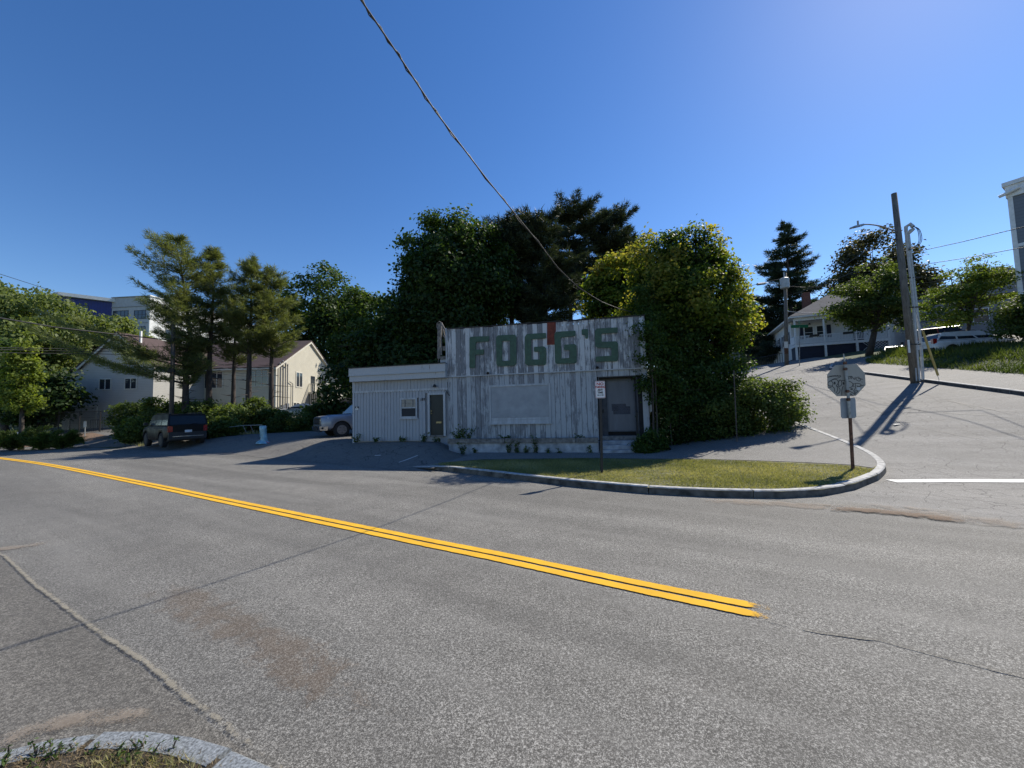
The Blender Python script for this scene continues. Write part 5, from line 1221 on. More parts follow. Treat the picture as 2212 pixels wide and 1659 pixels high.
# stair landing on the lit gable
mb = MB(); mb.box(.02, 2.2, 6.8, 11.0, 4.35, 4.6); mb.hexa([(.6, 11, 1.2), (2.2, 11, 1.2), (2.2, 15, 1.2), (.6, 15, 1.2), (.6, 11, 4.5), (2.2, 11, 4.5), (2.2, 11.3, 4.5), (.6, 11.3, 4.5)]); mb.build('landing', M['cream_trim'], ch)
mb = MB(); mb.box(2.1, 2.18, 7.2, 10.95, 1.2, 4.3); mb.build('landing_skirt', cream, ch)
mb = MB()
for i in range(9): mb.box(.2+i*.24, .30+i*.24, 6.8, 6.88, 1.2, 4.33)
mb.build('lattice', M['cream_trim'], ch)
mb = MB()
for i in range(10): mb.box(.1+i*.22, .15+i*.22, 6.82, 6.86, 4.6, 5.6)
for i in range(18): mb.box(2.12, 2.16, 6.9+i*.23, 6.95+i*.23, 4.6, 5.6)
mb.box(.05, 2.2, 6.8, 6.88, 5.6, 5.68); mb.box(2.1, 2.2, 6.8, 11.0, 5.6, 5.68); mb.build('landing_rail', M['cream_trim'], ch)
mb = MB(); mb.box(.0, .04, 7.3, 8.3, 4.6, 6.7); mb.build('door', M['houseglass'], ch)
# service masts and meters at the corner
for i, (y_, top_) in enumerate(((.5, 7.3), (1.0, 7.6), (1.5, 7.4), (1.9, 7.3))):
    mb = MB(); mb.tube([(.16, y_, 1.6), (.16, y_, top_), (.3, y_-.2, top_+.25), (.4, y_-.45, top_+.1)], .07, 6); mb.build('service_mast', M['alloy'], ch)
mb = MB(); mb.tube([(.14, 3.0, 1.4), (.14, 3.0, 5.4), (.14, 2.4, 5.6)], .05, 6); mb.build('pipe', M['alloy'], ch)
for i in range(3): mb = MB(); mb.box(.02, .25, .3+i*.7, .8+i*.7, 2.0+.2*i, 2.7+.2*i); mb.build('meter_box', M['alloy'], ch)
# left wing with its own gable to the road
fx0, fx1, fy = -14.5, -7.8, -6.0; xm_ = (fx0+fx1)/2; ze2, zr2 = 6.9, 9.9
mb = MB(); mb.box(fx0, fx1, fy, 2, -.5, ze2); mb.prism([(fx0, fy, ze2), (fx1, fy, ze2), (xm_, fy, zr2)], (0, 12, 0)); mb.build('wing_wall', siding('grey_cream_siding', (.46, .45, .42), .16, .6, .1), ch)
sl2 = (zr2-ze2)/(xm_-fx0)
for s_, xe in ((-1, fx0), (1, fx1)):
    roofplane('roof', ch, M['shingle_red'], (xe+s_*.35, fy-.3, ze2-.35*sl2+.02), (xe+s_*.35, 6, ze2-.35*sl2+.02), (xm_, 9, zr2+.02), (xm_, fy-.3, zr2+.02))
mb = MB()
for s_, xe in ((-1, fx0), (1, fx1)): mb.prism([(xe+s_*.35, fy-.29, ze2-.35*sl2), (xm_, fy-.29, zr2), (xm_, fy-.29, zr2-.2), (xe+s_*.35, fy-.29, ze2-.35*sl2-.2)], (0, .1, 0))
mb.build('bargeboard', M['cream_trim'], ch)
mb = MB(); mb.box(xm_+.9, xm_+1.05, fy+1, fy+1.15, 9, 10.3); mb.build('vent_pipe', M['white'], ch)
# low side extension and garage door
mb = MB(); mb.hexa([(fx0-1.7, fy, -.5), (fx0, fy, -.5), (fx0, 3, -.5), (fx0-1.7, 3, -.5), (fx0-1.7, fy, 6.0), (fx0, fy, 6.7), (fx0, 3, 6.7), (fx0-1.7, 3, 6.0)]); mb.build('side_extension', siding('grey_siding_ext', (.46, .45, .42), .16, .6, .1), ch)
roofplane('roof', ch, M['shingle_red'], (fx0-1.95, fy-.2, 6.0-.03), (fx0-1.95, 3.2, 6.0-.03), (fx0+.02, 3.2, 6.76), (fx0+.02, fy-.2, 6.76), .1)
mb = MB(); mb.box(fx0-.9, fx0+1.5, fy-.05, fy-.02, .9, 3.0); gd = mb.build('garage_door', siding('garage_door', (.44, .43, .40), .5), ch)
mb = MB(); frame(mb, fx0-1.05, fx0+1.65, .75, 3.15, .14, fy-.09, fy-.03); mb.build('door_frame', M['cream_trim'], gd)
mb = MB(); mb.box(fx0+3.5, fx0+4.5, fy-.06, fy-.02, .9, 3.0); mb.build('side_door', M['cream_trim'], ch)
for x_ in (fx0+2.2, fx0+4.6): window(ch, (x_, fy, 5.1), (1, 0, 0), 1.2, 1.1, M['cream_trim'], 2, 0, out=(0, -1, 0), glass='houseglass', fr=.09)
# little porch gable on the main front
mb = MB(); px_ = -10.0; mb.prism([(px_-2.3, -2.4, 3.0), (px_+2.3, -2.4, 3.0), (px_, -2.4, 4.4)], (0, 2.38, 0)); mb.build('porch_gable', M['cream_trim'], ch)
roofplane('porch_roof', ch, M['shingle_red'], (px_-2.6, -2.6, 2.85), (px_-2.6, 0, 2.85), (px_, 0, 4.5), (px_, -2.6, 4.5)); roofplane('porch_roof', ch, M['shingle_red'], (px_+2.6, -2.6, 2.85), (px_+2.6, 0, 2.85), (px_, 0, 4.5), (px_, -2.6, 4.5))
mb = MB(); mb.box(px_+1.9, px_+2.05, -2.3, -2.15, .8, 3.0); mb.build('porch_post', M['cream_trim'], ch)
mb = MB(); mb.box(px_-2.05, px_-1.9, -2.3, -2.15, .8, 3.0); mb.build('porch_post', M['cream_trim'], ch)

# apartment block on the hill
grey = plain('grey_render', (.42, .44, .46), .7, .08, 2); blue = siding('navy_panel', (.015, .03, .19), .3, .5, .2, True, 0); white = plain('white_render', (.66, .66, .64), .6, .06, 2)
M['winframe'] = plain('dark_frame', (.03, .035, .05), .5)
pA = at(322, 640, 80); zt_ = pA.z
ap = thing('apartment_building', 'grey, white and navy flat-roofed apartment block on the hill behind the pines', 'apartment building', (pA.x, pA.y, 0), math.radians(-4))
xg = -8.4
mb = MB(); mb.box(xg, 0, 0, 30, 6, zt_); mb.build('grey_wing', grey, ap)
mb = MB(); mb.box(.001, .3, .0, 46, 6, zt_-.02); mb.box(-.0, .5, -.2, 46, zt_-.02, zt_+.25); mb.build('white_side', white, ap)
mb = MB(); mb.box(xg-.05, .0, -.12, 0, zt_-2.1, zt_-2.0); mb.box(xg, 0, -.08, 0, zt_-5.65, zt_-5.55); mb.box(xg, 0, -.08, 0, zt_-9.1, zt_-9.0); mb.box(xg-.1, .1, -.2, .2, zt_-.0, zt_+.15); mb.build('band', plain('band_grey', (.25, .27, .29), .6), ap)
for k, zc in enumerate((zt_-3.85, zt_-7.3, zt_-10.7)):
    window(ap, (-6.3, 0, zc), (1, 0, 0), 3.5, 2.1, M['winframe'], 4, 1, out=(0, -1, 0), glass='houseglass', fr=.1)
    window(ap, (-1.9, 0, zc), (1, 0, 0), 2.7, 1.9, M['winframe'], 3, 1, out=(0, -1, 0), glass='houseglass', fr=.1)
    window(ap, (.3, 5.5, zc), (0, 1, 0), 4, 2.0, M['winframe'], 3, 1, out=(1, 0, 0), glass='houseglass', fr=.12)
    window(ap, (.3, 15, zc), (0, 1, 0), 6, 2.0, M['winframe'], 4, 1, out=(1, 0, 0), glass='houseglass', fr=.12)
mb = MB(); mb.prism([(xg-.5, 0, zt_-8.9), (xg+3.6, 0, zt_-8.9), (xg+3.4, -2.2, zt_-9.0), (xg-.5, -1.2, zt_-8.8)], (0, 0, .35)); mb.build('balcony', white, ap)
mb = MB()
for i in range(16): q = Vector((xg-.4, -1.3, zt_-8.4)).lerp(Vector((xg+3.4, -2.1, zt_-8.5)), i/15); mb.box(q.x-.025, q.x+.025, q.y-.02, q.y+.02, q.z-.1, q.z+1.0)
mb.tube([(xg-.4, -1.3, zt_-7.4), (xg+3.4, -2.1, zt_-7.5)], .04, 4); mb.build('balcony_rail', M['winframe'], ap)
# navy block: projects towards the road, angled eaves
c1 = at(240, 655, 80)-pA; e0_ = Vector((xg, .0, 0)); e1v = Vector((xg-4.9, -5.0, 0)); e2v = Vector((xg-12.5, -2.8, 0)); zb1 = zt_-.9
mb = MB(); mb.prism([(xg, 0, zb1-4.9), (e1v.x, e1v.y, zb1-4.9), (e2v.x, e2v.y, zb1-4.9), (e2v.x, 12, zb1-4.9), (xg, 12, zb1-4.9)], (0, 0, 4.9)); mb.build('navy_storey', blue, ap)
mb = MB(); mb.prism([(xg, .05, 6), (e1v.x+.05, e1v.y+.08, 6), (e2v.x, e2v.y+.08, 6), (e2v.x, 12, 6), (xg, 12, 6)], (0, 0, zb1-10.9)); mb.build('lower_storeys', grey, ap)
mb = MB(); mb.prism([(xg+.7, -.1, zb1+.01), (e1v.x+.3, e1v.y-.9, zb1+.01), (e2v.x-.5, e2v.y-.8, zb1+.01), (e2v.x-.5, 12.2, zb1+.01), (xg+.7, 12.2, zb1+.01)], (0, 0, .7)); mb.build('white_eave', white, ap)
u1 = (e0_-e1v).normalized(); n1 = Vector((u1.y, -u1.x, 0)); mid = e1v+u1*2.0; window(ap, (mid.x, mid.y, zb1-2.6), u1, 3.4, 2.6, M['winframe'], 2, 0, out=n1, glass='houseglass', fr=.1)
mid = e1v+u1*3.0; window(ap, (mid.x, mid.y, zb1-6.8), u1, 2.0, 2.4, M['winframe'], 1, 1, out=n1, glass='houseglass', fr=.1)
u2 = (e1v-e2v).normalized(); n2 = Vector((u2.y, -u2.x, 0)); mid = e2v+u2*4.8; window(ap, (mid.x, mid.y, zb1-2.4), u2, 2.0, 1.9, M['white'], 2, 0, out=n2, glass='houseglass', fr=.12)
mb = MB(); mb.box(.6, 4.5, 14, 24, 6, zt_-7.5); mb.build('glass_annex', plain('annex_panel', (.6, .62, .64), .5), ap)
for i in range(3): window(ap, (2.5, 14, zt_-9-3*i), (1, 0, 0), 3.4, 2.2, M['white'], 3, 1, out=(0, -1, 0), glass='houseglass')

# hip-roofed porch house on the hill
hx, hy = 33.4, 45.0; uf = Vector((.915, -.402, 0)).normalized(); rzh = math.atan2(uf.y, uf.x)
ph = thing('porch_house', 'white clapboard bungalow with a hipped grey roof, railed porch and navy base', 'house', (hx, hy, 0), rzh)
wcl = siding('white_clapboard', (.70, .70, .68), .13, .6, .08); M['navy'] = plain('navy_board', (.010, .014, .035), .7, .2, 5); M['wtrim'] = plain('white_trim', (.78, .78, .77), .55, .08)
zf, zb_h, zeh = 8.45, 6.3, 11.6; pw = 8.5; dp = 12.5
mb = MB(); mb.box(.15, pw+1.2, 2.0, dp, zb_h-1.5, zeh-.1); mb.build('wall', wcl, ph)
mb = MB(); mb.box(.0, .145, 2.4, dp, zb_h-2, zb_h+.6); mb.box(.05, pw+.0, .12, 2.0, zb_h-1.2, zf-.28); mb.build('base_boards', M['navy'], ph)
mb = MB(); mb.box(-.05, pw+.1, -.02, 2.1, zf-.28, zf); mb.build('porch_floor', M['wtrim'], ph)
mb = MB(); mb.box(.0, pw, .02, .1, zb_h-.1, zb_h+.12); mb.build('base_rail', M['wtrim'], ph)
for x_ in (.0, 2.75, 5.6, pw-.16): mb = MB(); mb.box(x_, x_+.2, -.06, .1, zb_h-.5, zf-.29); mb.box(x_+.01, x_+.16, -.04, .1, zf+.005, zeh-.35); mb.build('porch_post', M['wtrim'], ph)
for xa, xb in ((.2, 2.75), (2.95, 5.6), (5.8, pw-.16)):
    mb = MB(); mb.box(xa, xb, .0, .06, zf+.12, zf+.19); mb.box(xa, xb, .0, .08, zf+.92, zf+.99); n_ = int((xb-xa)/.13)
    for i in range(n_): q = xa+(i+.5)*(xb-xa)/n_; mb.box(q-.025, q+.025, .01, .05, zf+.19, zf+.92)
    mb.build('railing', M['wtrim'], ph)
mb = MB(); mb.box(-.02, .06, .2, 2.0, zf+.1, zf+1.0); mb.build('side_railing', M['wtrim'], ph)
mb = MB(); mb.box(.0, pw+1.3, -.05, .12, zeh-.38, zeh-.02); mb.box(-.5, pw+1.7, -.5, dp+.5, zeh-.02, zeh+.16); mb.build('eave_beam', M['wtrim'], ph)
E = [(-.55, -.55), (pw+1.75, -.55), (pw+1.75, dp+.55), (-.55, dp+.55)]; ap1, ap2 = (pw/2+.6, 4.6, zeh+3.4), (pw/2+.6, 8.0, zeh+3.4)
M['shingle_grey'] = siding('grey_shingle', (.13, .125, .13), .14, .95, .3)
mb = MB(); e3 = [Vector((a, b_, zeh+.165)) for a, b_ in E]; A1, A2 = Vector(ap1), Vector(ap2)
for f_ in ([e3[0], e3[1], A1], [e3[1], e3[2], A2, A1], [e3[2], e3[3], A2], [e3[3], e3[0], A1, A2]): mb.face(f_)
mb.face(e3[::-1]); mb.build('roof', M['shingle_grey'], ph)
mb = MB(); mb.box(2.9, 3.7, 7.2, 8.0, zeh+1, zeh+4.6); mb.build('chimney', plain('chimney_brick', (.16, .07, .05), .9, .3, 12), ph)
nv = M['navy']
window(ph, (1.9, 2.0, zf+1.6), (1, 0, 0), .95, 1.5, M['wtrim'], 1, 1, out=(0, -1, 0), glass='houseglass'); window(ph, (3.1, 2.0, zf+1.6), (1, 0, 0), .95, 1.5, M['wtrim'], 1, 1, out=(0, -1, 0), glass='houseglass')
for x_ in (1.15, 3.85): mb = MB(); mb.box(x_-.2, x_+.2, 1.95, 1.99, zf+.85, zf+2.35); mb.build('shutter', nv, ph)
mb = MB(); mb.box(6.1, 7.0, 1.94, 1.99, zf+.05, zf+2.1); mb.build('door', nv, ph)
for x_ in (2.0, 5.4): mb = MB(); mb.tube([(x_, 1.9, zf+2.72), (x_, 1.9, zf+2.55)], [.05, .13], 8); mb.build('porch_lamp', M['iron'], ph)
for x_ in (1.9, 5.0, 7.4): mb = MB(); mb.box(x_-.45, x_+.45, -.12, .12, zf+.80, zf+1.03); mb.build('flower_box', M['iron'], ph)
for y_ in (3.6, 6.2, 8.6, 10.9): window(ph, (.15, y_, zf+1.25), (0, -1, 0), .8, 1.5, M['wtrim'], 1, 1, shutters=nv, out=(-1, 0, 0), glass='houseglass')
mb = MB()
for i in range(7): mb.tube([(6.2+i*.28, -.02, zf-.3), (6.2+i*.28+.9, -.02, zf-1.2)], .02, 4); mb.tube([(6.2+i*.28+.9, -.025, zf-.3), (6.2+i*.28, -.025, zf-1.2)], .02, 4)
mb.build('lattice', M['wtrim'], ph)
mb = MB(); mb.box(pw+1.2, pw+2.6, 3, dp, zb_h-1, zeh-.6); mb.build('side_addition', wcl, ph)
mb = MB(); mb.box(-.3, pw+2.5, -1.6, -.8, zb_h-2.0, zb_h-.42); o = mb.build('front_wall', plain('low_concrete', (.26, .26, .26), .85, .25, 4), ph)

# white garage-like building behind the pole
g0 = at(1955, 720, 50); gb = thing('white_outbuilding', 'white-sided low building showing behind the utility pole', 'building', (g0.x, g0.y, 6), math.radians(-12))
mb = MB(); mb.box(-5, 10, 0, 8, -1, 4.6); mb.build('wall', siding('white_vinyl', (.66, .67, .69), .2, .5, .06), gb)
mb = MB(); mb.box(-5.2, 10.2, -.3, 8.2, 4.6, 4.9); mb.build('roof', M['shingle_grey'], gb); mb = MB(); mb.box(-4.9, 9.9, -.06, -.01, .0, 1.7); mb.build('carport_opening', M['dark'], gb)
g0 = at(2090, 700, 40); gb = thing('grey_shingle_house', 'grey-sided house glimpsed through the locust tree', 'house', (g0.x, g0.y, 6), math.radians(-30))
mb = MB(); mb.box(-4, 9, 0, 9, -1, 6.2); mb.prism([(-4.3, -.3, 6.2), (9.3, -.3, 6.2), (2.5, -.3, 9.0)], (0, 9.5, 0)); mb.build('wall', siding('grey_siding', (.24, .25, .27), .2, .7, .1), gb)
window(gb, (1, 0, 4.2), (1, 0, 0), 1.2, 1.5, M['wtrim'], 1, 1, out=(0, -1, 0), glass='houseglass'); mb = MB(); mb.box(-4.1, -3.85, -.08, .1, -.5, 6.2); mb.build('corner_board', M['wtrim'], gb)
g0 = at(1648, 700, 62); gb = thing('dark_house', 'dim house in the trees at the far end of the crest road', 'house', (g0.x, g0.y, 6), math.radians(15))
mb = MB(); mb.box(-5, 5, 0, 8, -1, 5.2); mb.build('wall', siding('dim_siding', (.2, .2, .19), .2), gb); mb = MB(); mb.prism([(-5.5, -.6, 5.2), (-5.5, 8.6, 5.2), (-5.5, 4, 7.4)], (11, 0, 0)); mb.build('roof', M['shingle_grey'], gb)
window(gb, (1.5, 0, 3.4), (1, 0, 0), 1.2, 1.5, M['wtrim'], 1, 1, out=(0, -1, 0), glass='houseglass')
# white gable just above the parapet
g0 = at(1160, 683, 46); gb = thing('gabled_house', 'pale grey gable peak just above the parapet, behind the leaning trunk', 'house', (g0.x, g0.y, 0), math.radians(-6))
zz = g0.z; mb = MB(); mb.box(-4.5, 4.5, .2, 8, 0, zz-4.3); mb.prism([(-4.5, .2, zz-4.3), (4.5, .2, zz-4.3), (0, .2, zz-.15)], (0, 7.8, 0)); mb.build('wall', siding('pale_siding', (.55, .56, .55), .2, .6, .05), gb)
for s_ in (-1, 1): roofplane('roof', gb, M['shingle_grey'], (s_*4.9, -.1, zz-4.55), (s_*4.9, 8.3, zz-4.55), (0, 8.3, zz-.08), (0, -.1, zz-.08), .1)
# tall grey building at the right edge
cB = at(2187, 500, 24); uB = Vector((.50, -.866, 0)).normalized()
rb_ = thing('grey_siding_building', 'tall grey-sided building with white trim and a flat top at the right edge', 'building', (cB.x, cB.y, 0), math.atan2(uB.y, uB.x))
ztB = at(2187, 398, 24).z; gsid = siding('slate_siding', (.16, .185, .22), .22, .6, .08)
mb = MB(); mb.box(.0, 14, .0, 12, 3.2, ztB-.9); mb.build('wall', gsid, rb_)
mb = MB(); mb.box(-.03, .16, -.06, -.0, 3.2, ztB-.9); mb.box(-.05, -.031, -.06, .2, 3.2, ztB-.9); mb.box(-.1, 14, -.10, 12, ztB-.9, ztB-.15); mb.box(-.2, 14, -.2, 12, ztB-.15, ztB+.1)
st = (at(2187, 500, 24).z-at(2187, 601, 24).z)
for k in range(1, 4): zz = ztB-1.0-st*k-.15; mb.box(.16, 14, -.05, 0, zz, zz+.2)
mb.build('white_trim', M['wtrim'], rb_)
mb = MB(); mb.box(.32, 14, -.02, -.001, 3.4, ztB-1.0-st*2-.17); mb.build('navy_panel', plain('navy_cladding', (.015, .03, .075), .6), rb_)
mb = MB(); mb.tube([(-.35, -.3, ztB-.75), (-.1, -.28, ztB-.68), (.5, -.25, ztB-.5)], [.10, .11, .10], 8); mb.build('downspout_head', M['wtrim'], rb_)
for k in range(2):
    for x_ in (3.6, 7.4, 11.2): window(rb_, (x_, 0, ztB-2.6-st*k), (1, 0, 0), 1.3, 1.5, M['wtrim'], 1, 1, out=(0, -1, 0), glass='houseglass')

# ------------------------------------------------------------------ poles, wires, signs
M['pole'] = bark('pole_wood', (.10, .088, .075), (.21, .19, .165)); M['pole2'] = bark('dark_pole_wood', (.05, .042, .036), (.12, .10, .085)); M['conduit'] = plain('grey_conduit', (.45, .47, .48), .5, .15, 6)
M['galv'] = plain('galvanised', (.33, .34, .34), .5, .25, 10, metal=.5); M['rustpost'] = plain('rusty_post', (.13, .06, .035), .8, .5, 16)
M['wire'] = plain('cable_black', (.012, .012, .014), .6); M['wire2'] = plain('cable_twist', (.06, .06, .06), .6, .5, 30)
pb = G(1976, 822, .12); up_ = thing('utility_pole', 'tall bare-topped wooden utility pole on the right pavement with grey conduits and a lamp', 'utility pole', (pb.x, pb.y, pb.z), 0)
def L2(px, py, dd=0., p0=pb): p = at(px, py, p0.y+dd); return Vector((p.x-p0.x, p.y-p0.y, p.z-p0.z))
tp_ = L2(1931, 418); mb = MB(); mb.tube([(0, 0, -.3), tp_*.5, tp_], [.165, .145, .115], 14); mb.build('pole', M['pole'], up_, smooth=True)
mb = MB(); cb_ = [L2(1985, 823, -.12), L2(1979, 740, -.1), L2(1972, 640, -.1), L2(1957, 500, -.15)]; mb.tube(cb_, .062, 8); mb.tube([L2(1957, 500, -.15), L2(1957, 490, -.15), L2(1966, 484, -.2), L2(1972, 490, -.3)], [.07, .08, .09, .09], 8); mb.build('conduit', M['conduit'], up_)
mb = MB(); mb.tube([L2(1994, 821, -.12), L2(1989, 740, -.1), L2(1975, 620, -.1), L2(1962, 505, -.15)], .06, 8); mb.tube([L2(1962, 505, -.15), L2(1968, 498, -.2), L2(1974, 494, -.25)], [.07, .1, .07], 8); mb.build('conduit', M['conduit'], up_)
mb = MB(); mb.tube([L2(1980, 823, -.2), L2(1978, 795, -.2)], .03, 6); mb.build('conduit', M['conduit'], up_)
for py_ in (744, 664, 600): q = L2(1974, py_, -.1); mb = MB(); mb.box(q.x-.28, q.x+.28, q.y-.06, q.y+.02, q.z-.03, q.z+.03); mb.build('bracket', M['iron'], up_)
def smooth(P, n=5):
    P = [Vector(p) for p in P]; out = []
    for i in range(len(P)-1):
        p0, p1, p2_, p3_ = P[max(i-1, 0)], P[i], P[i+1], P[min(i+2, len(P)-1)]
        for k in range(n): t_ = k/n; out.append(.5*((2*p1)+(p2_-p0)*t_+(2*p0-5*p1+4*p2_-p3_)*t_*t_+(3*p1-p0-3*p2_+p3_)*t_**3))
    return out+[P[-1]]
for k, (r1, r2) in enumerate(((10, 36), (16, 30), (4, 22))):
    mb = MB(); mb.tube(smooth([L2(1970, 488, -.3), L2(1980+r1*.4, 496, -.35), L2(1983+r1*.5, 520, -.35), L2(1977, 530+r1*.4, -.3), L2(1962, 530+r2*.3, -.2)]), .014, 5); mb.build('cable_loop', M['wire'], up_)
mb = MB(); mb.tube([L2(1937, 505), L2(1930, 528, -.3), L2(1928, 520, -.3), L2(1939, 516)], .014, 5); mb.build('cable_loop', M['wire'], up_)
mb = MB(); arm = [L2(1938, 500), L2(1925, 496, -.3), L2(1905, 489, -.6), L2(1880, 485, -.9), L2(1862, 485, -1.1)]; mb.tube(smooth(arm), .032, 6); ar = mb.build('lamp_arm', M['galv'], up_)
mb = MB(); q0_, q1_ = L2(1864, 486, -1.1), L2(1841, 490, -1.3); dv_ = (q1_-q0_).normalized(); sv_ = dv_.cross(Vector((0, 0, 1))).normalized(); mb.hexa([q0_-sv_*.06-Vector((0,0,.05)), q1_-sv_*.14-Vector((0,0,.07)), q1_+sv_*.14-Vector((0,0,.07)), q0_+sv_*.06-Vector((0,0,.05)), q0_-sv_*.06+Vector((0,0,.05)), q1_-sv_*.12+Vector((0,0,.01)), q1_+sv_*.12+Vector((0,0,.01)), q0_+sv_*.06+Vector((0,0,.05))]); mb.tube([q0_.lerp(q1_, .45)+Vector((0, 0, .02)), q0_.lerp(q1_, .45)+Vector((0, 0, .25))], .04, 6); mb.build('lamp_head', M['galv'], ar)
mb = MB(); q = L2(1963, 745, -.2); mb.box(q.x-.06, q.x+.04, q.y-.02, q.y, q.z-.4, q.z+.25); mb.build('paper_notice', M['white'], up_)
def wire(label, pts, r_=.014, mat='wire', sag=0., n_=14):
    P = [Vector(p) for p in pts]
    if len(P) == 2: a, b_ = P; P = [a.lerp(b_, i/n_)-Vector((0, 0, sag*4*(i/n_)*(1-i/n_))) for i in range(n_+1)]
    mb = MB(); mb.tube(P, r_, 5, cap=False); o = mb.build('overhead_wire', M[mat], None, smooth=True, fix=False); return tag(o, label, 'wire')
# farther pole with a transformer at the bend
p2 = G(1699, 787, .05); fp = thing('transformer_pole', 'farther wooden pole with a transformer can beside the porch house', 'utility pole', p2, 0)
def K2(px, py, dd=0.): p = at(px, py, p2.y+dd); return p-p2
mb = MB(); mb.tube([(0, 0, -.3), K2(1696, 590)], [.2, .14], 10); mb.build('pole', M['pole'], fp, smooth=True)
mb = MB(); q = K2(1695, 612, -.4); mb.tube([q+Vector((0, 0, -.55)), q+Vector((0, 0, -.5)), q+Vector((0, 0, .5)), q+Vector((0, 0, .6))], [.36, .42, .42, .25], 12); mb.tube([q+Vector((0, 0, .5)), q+Vector((0, 0, 1.2))], .06, 6); mb.build('transformer', M['conduit'], fp)
mb = MB(); mb.tube([K2(1696, 620), K2(1680, 614, -.5), K2(1660, 611, -1), K2(1645, 612, -1.3)], .05, 5); mb.tube([K2(1652, 612, -1.2), K2(1636, 614, -1.5)], .14, 6); mb.build('lamp_arm', M['galv'], fp)
mb = MB(); q = K2(1698, 745, -.25); mb.box(q.x-.2, q.x+.2, q.y-.02, q.y, q.z-.35, q.z+.35); mb.build('sign', M['white'], fp); mb = MB(); q = K2(1698, 758, -.25); mb.box(q.x-.2, q.x+.2, q.y-.02, q.y, q.z-.3, q.z+.3); mb.build('sign', M['rustpost'], fp)
p3 = at(371, 880, 26); p3.z = gz(p3.x, p3.y); lp = thing('left_utility_pole', 'slim wooden utility pole just left of the crooked pine trunk', 'utility pole', p3, 0); lp.name = 'roadside_pole'
h3 = at(369, 690, 26).z-p3.z; mb = MB(); mb.tube([(0, 0, -.3), (-.05, 0, h3)], [.14, .11], 10); mb.build('pole', M['pole2'], lp, smooth=True)
for py_ in (735, 800): q = at(371, py_, 25.8)-p3; mb = MB(); mb.box(q.x-.2, q.x+.2, q.y-.1, q.y+.05, q.z-.12, q.z+.12); mb.build('bracket', M['iron'], lp)
wire('thick twisted service cable dropping from the top of the picture to the shop corner',
     [(-2.6, -1, 8.0), at(700, -120, 3.3), at(780, 0, 3.7), at(860, 118, 4.13), at(940, 240, 4.67), at(1050, 385, 5.65), at(1160, 520, 7.05), at(1205, 578, 7.9), at(1250, 622, 9.0), at(1300, 652, 10.8), at(1340, 668, 12.9), at(1366, 674, 14.9)], .010, 'wire2')
ST = [(780, 0, 3.7), (800, 31, 3.8), (820, 60, 3.92), (840, 89, 4.02), (860, 118, 4.13), (880, 150, 4.26), (900, 180, 4.4), (920, 211, 4.53), (940, 240, 4.67), (977, 290, 4.99), (1013, 338, 5.32), (1050, 385, 5.65), (1087, 431, 6.1), (1123, 477, 6.55), (1160, 520, 7.05), (1205, 578, 7.9), (1250, 622, 9.0), (1300, 652, 10.8), (1340, 668, 12.9), (1366, 674, 14.9)]
wire('thinner strand wound round the service cable', [at(a, b_, c)+Vector((.014*(-1)**i, 0, .008*(-1)**i)) for i, (a, b_, c) in enumerate(ST)], .007, 'wire2')
pt = at(369, 735, 26)
wire('heavy black cable running in from the left edge to the roadside pole', [at(-120, 668, 15), at(0, 687, 17), at(120, 707, 20), at(240, 721, 23), pt], .035)
wire('heavy cable sagging from the roadside pole behind the pines', [pt, at(470, 752, 30), at(560, 765, 34)], .03)
for i, (y0, y1) in enumerate(((751, 752), (755, 757), (762, 762))): wire(('uppermost', 'middle', 'lowest')[i]+' of three thin parallel wires in front of the olive tree', [at(-60, y0-2, 18), at(0, y0, 19), at(180, y1+2, 23), at(371, y1-4+i*5, 26)], .014)
wire('thin wire high at the left edge above the olive tree', [at(-60, 570, 30), at(0, 592, 34), at(100, 624, 42), at(160, 650, 48)], .025)
for i in range(5): wire(('topmost', 'second', 'third', 'fourth', 'lowest')[i]+' wire fanning from the roadside pole to the masts of the cream house', [at(371, 745+i*11, 26), at(598+i*2, 798+i*3, 43)], .022, sag=.4)
wr_ = at(2300, 470, 13.5)
wire('upper wire crossing the sky from the right edge past the utility pole', [wr_, at(2212, 490, 15), at(2080, 522, 18), at(1943, 552, 22), at(1890, 568, 25), at(1790, 610, 32), at(1699, 640, p2.y)], .016)
wire('lower wire from the right edge to the utility pole above the locust tree', [at(2300, 518, 13.5), at(2212, 534, 15), at(2100, 555, 18), at(1965, 576, pb.y)], .015)
wire('wire from the lamp bracket of the utility pole down to the farther pole', [at(1932, 497, pb.y), at(1880, 535, 25), at(1800, 590, 33), at(1699, 650, p2.y)], .018)
wire('wire running right from the transformer pole into the street tree', [at(1699, 618, p2.y), at(1740, 621, 42), at(1800, 619, 40), at(1850, 612, 38)], .03)
wire('pale cable pair hanging right of the transformer pole', [at(1699, 672, p2.y), at(1730, 676, 42), at(1780, 676, 42)], .035, 'conduit')
wire('thin wire leaving the transformer pole towards the golden maple', [at(1699, 600, p2.y), at(1640, 612, 46), at(1590, 628, 50)], .03)
# guy wire with its yellow guard
ga = G(2030, 822, .14); gt = at(1940, 560, pb.y+.2); gd_ = (gt-ga).normalized()
gy = thing('guy_wire', 'leaning yellow guy-wire guard on the right pavement beside the utility pole', 'guy wire', ga, 0)
mb = MB(); mb.tube([(0, 0, -.1), gt-ga], .010, 5); mb.build('cable', M['galv'], gy)
gl = at(2002, 722, pb.y); mb = MB(); L_ = 2.55; mb.tube([gd_*.25, gd_*L_], .045, 8); mb.build('yellow_guard', plain('faded_yellow', (.55, .36, .09), .5, .2, 9), gy)

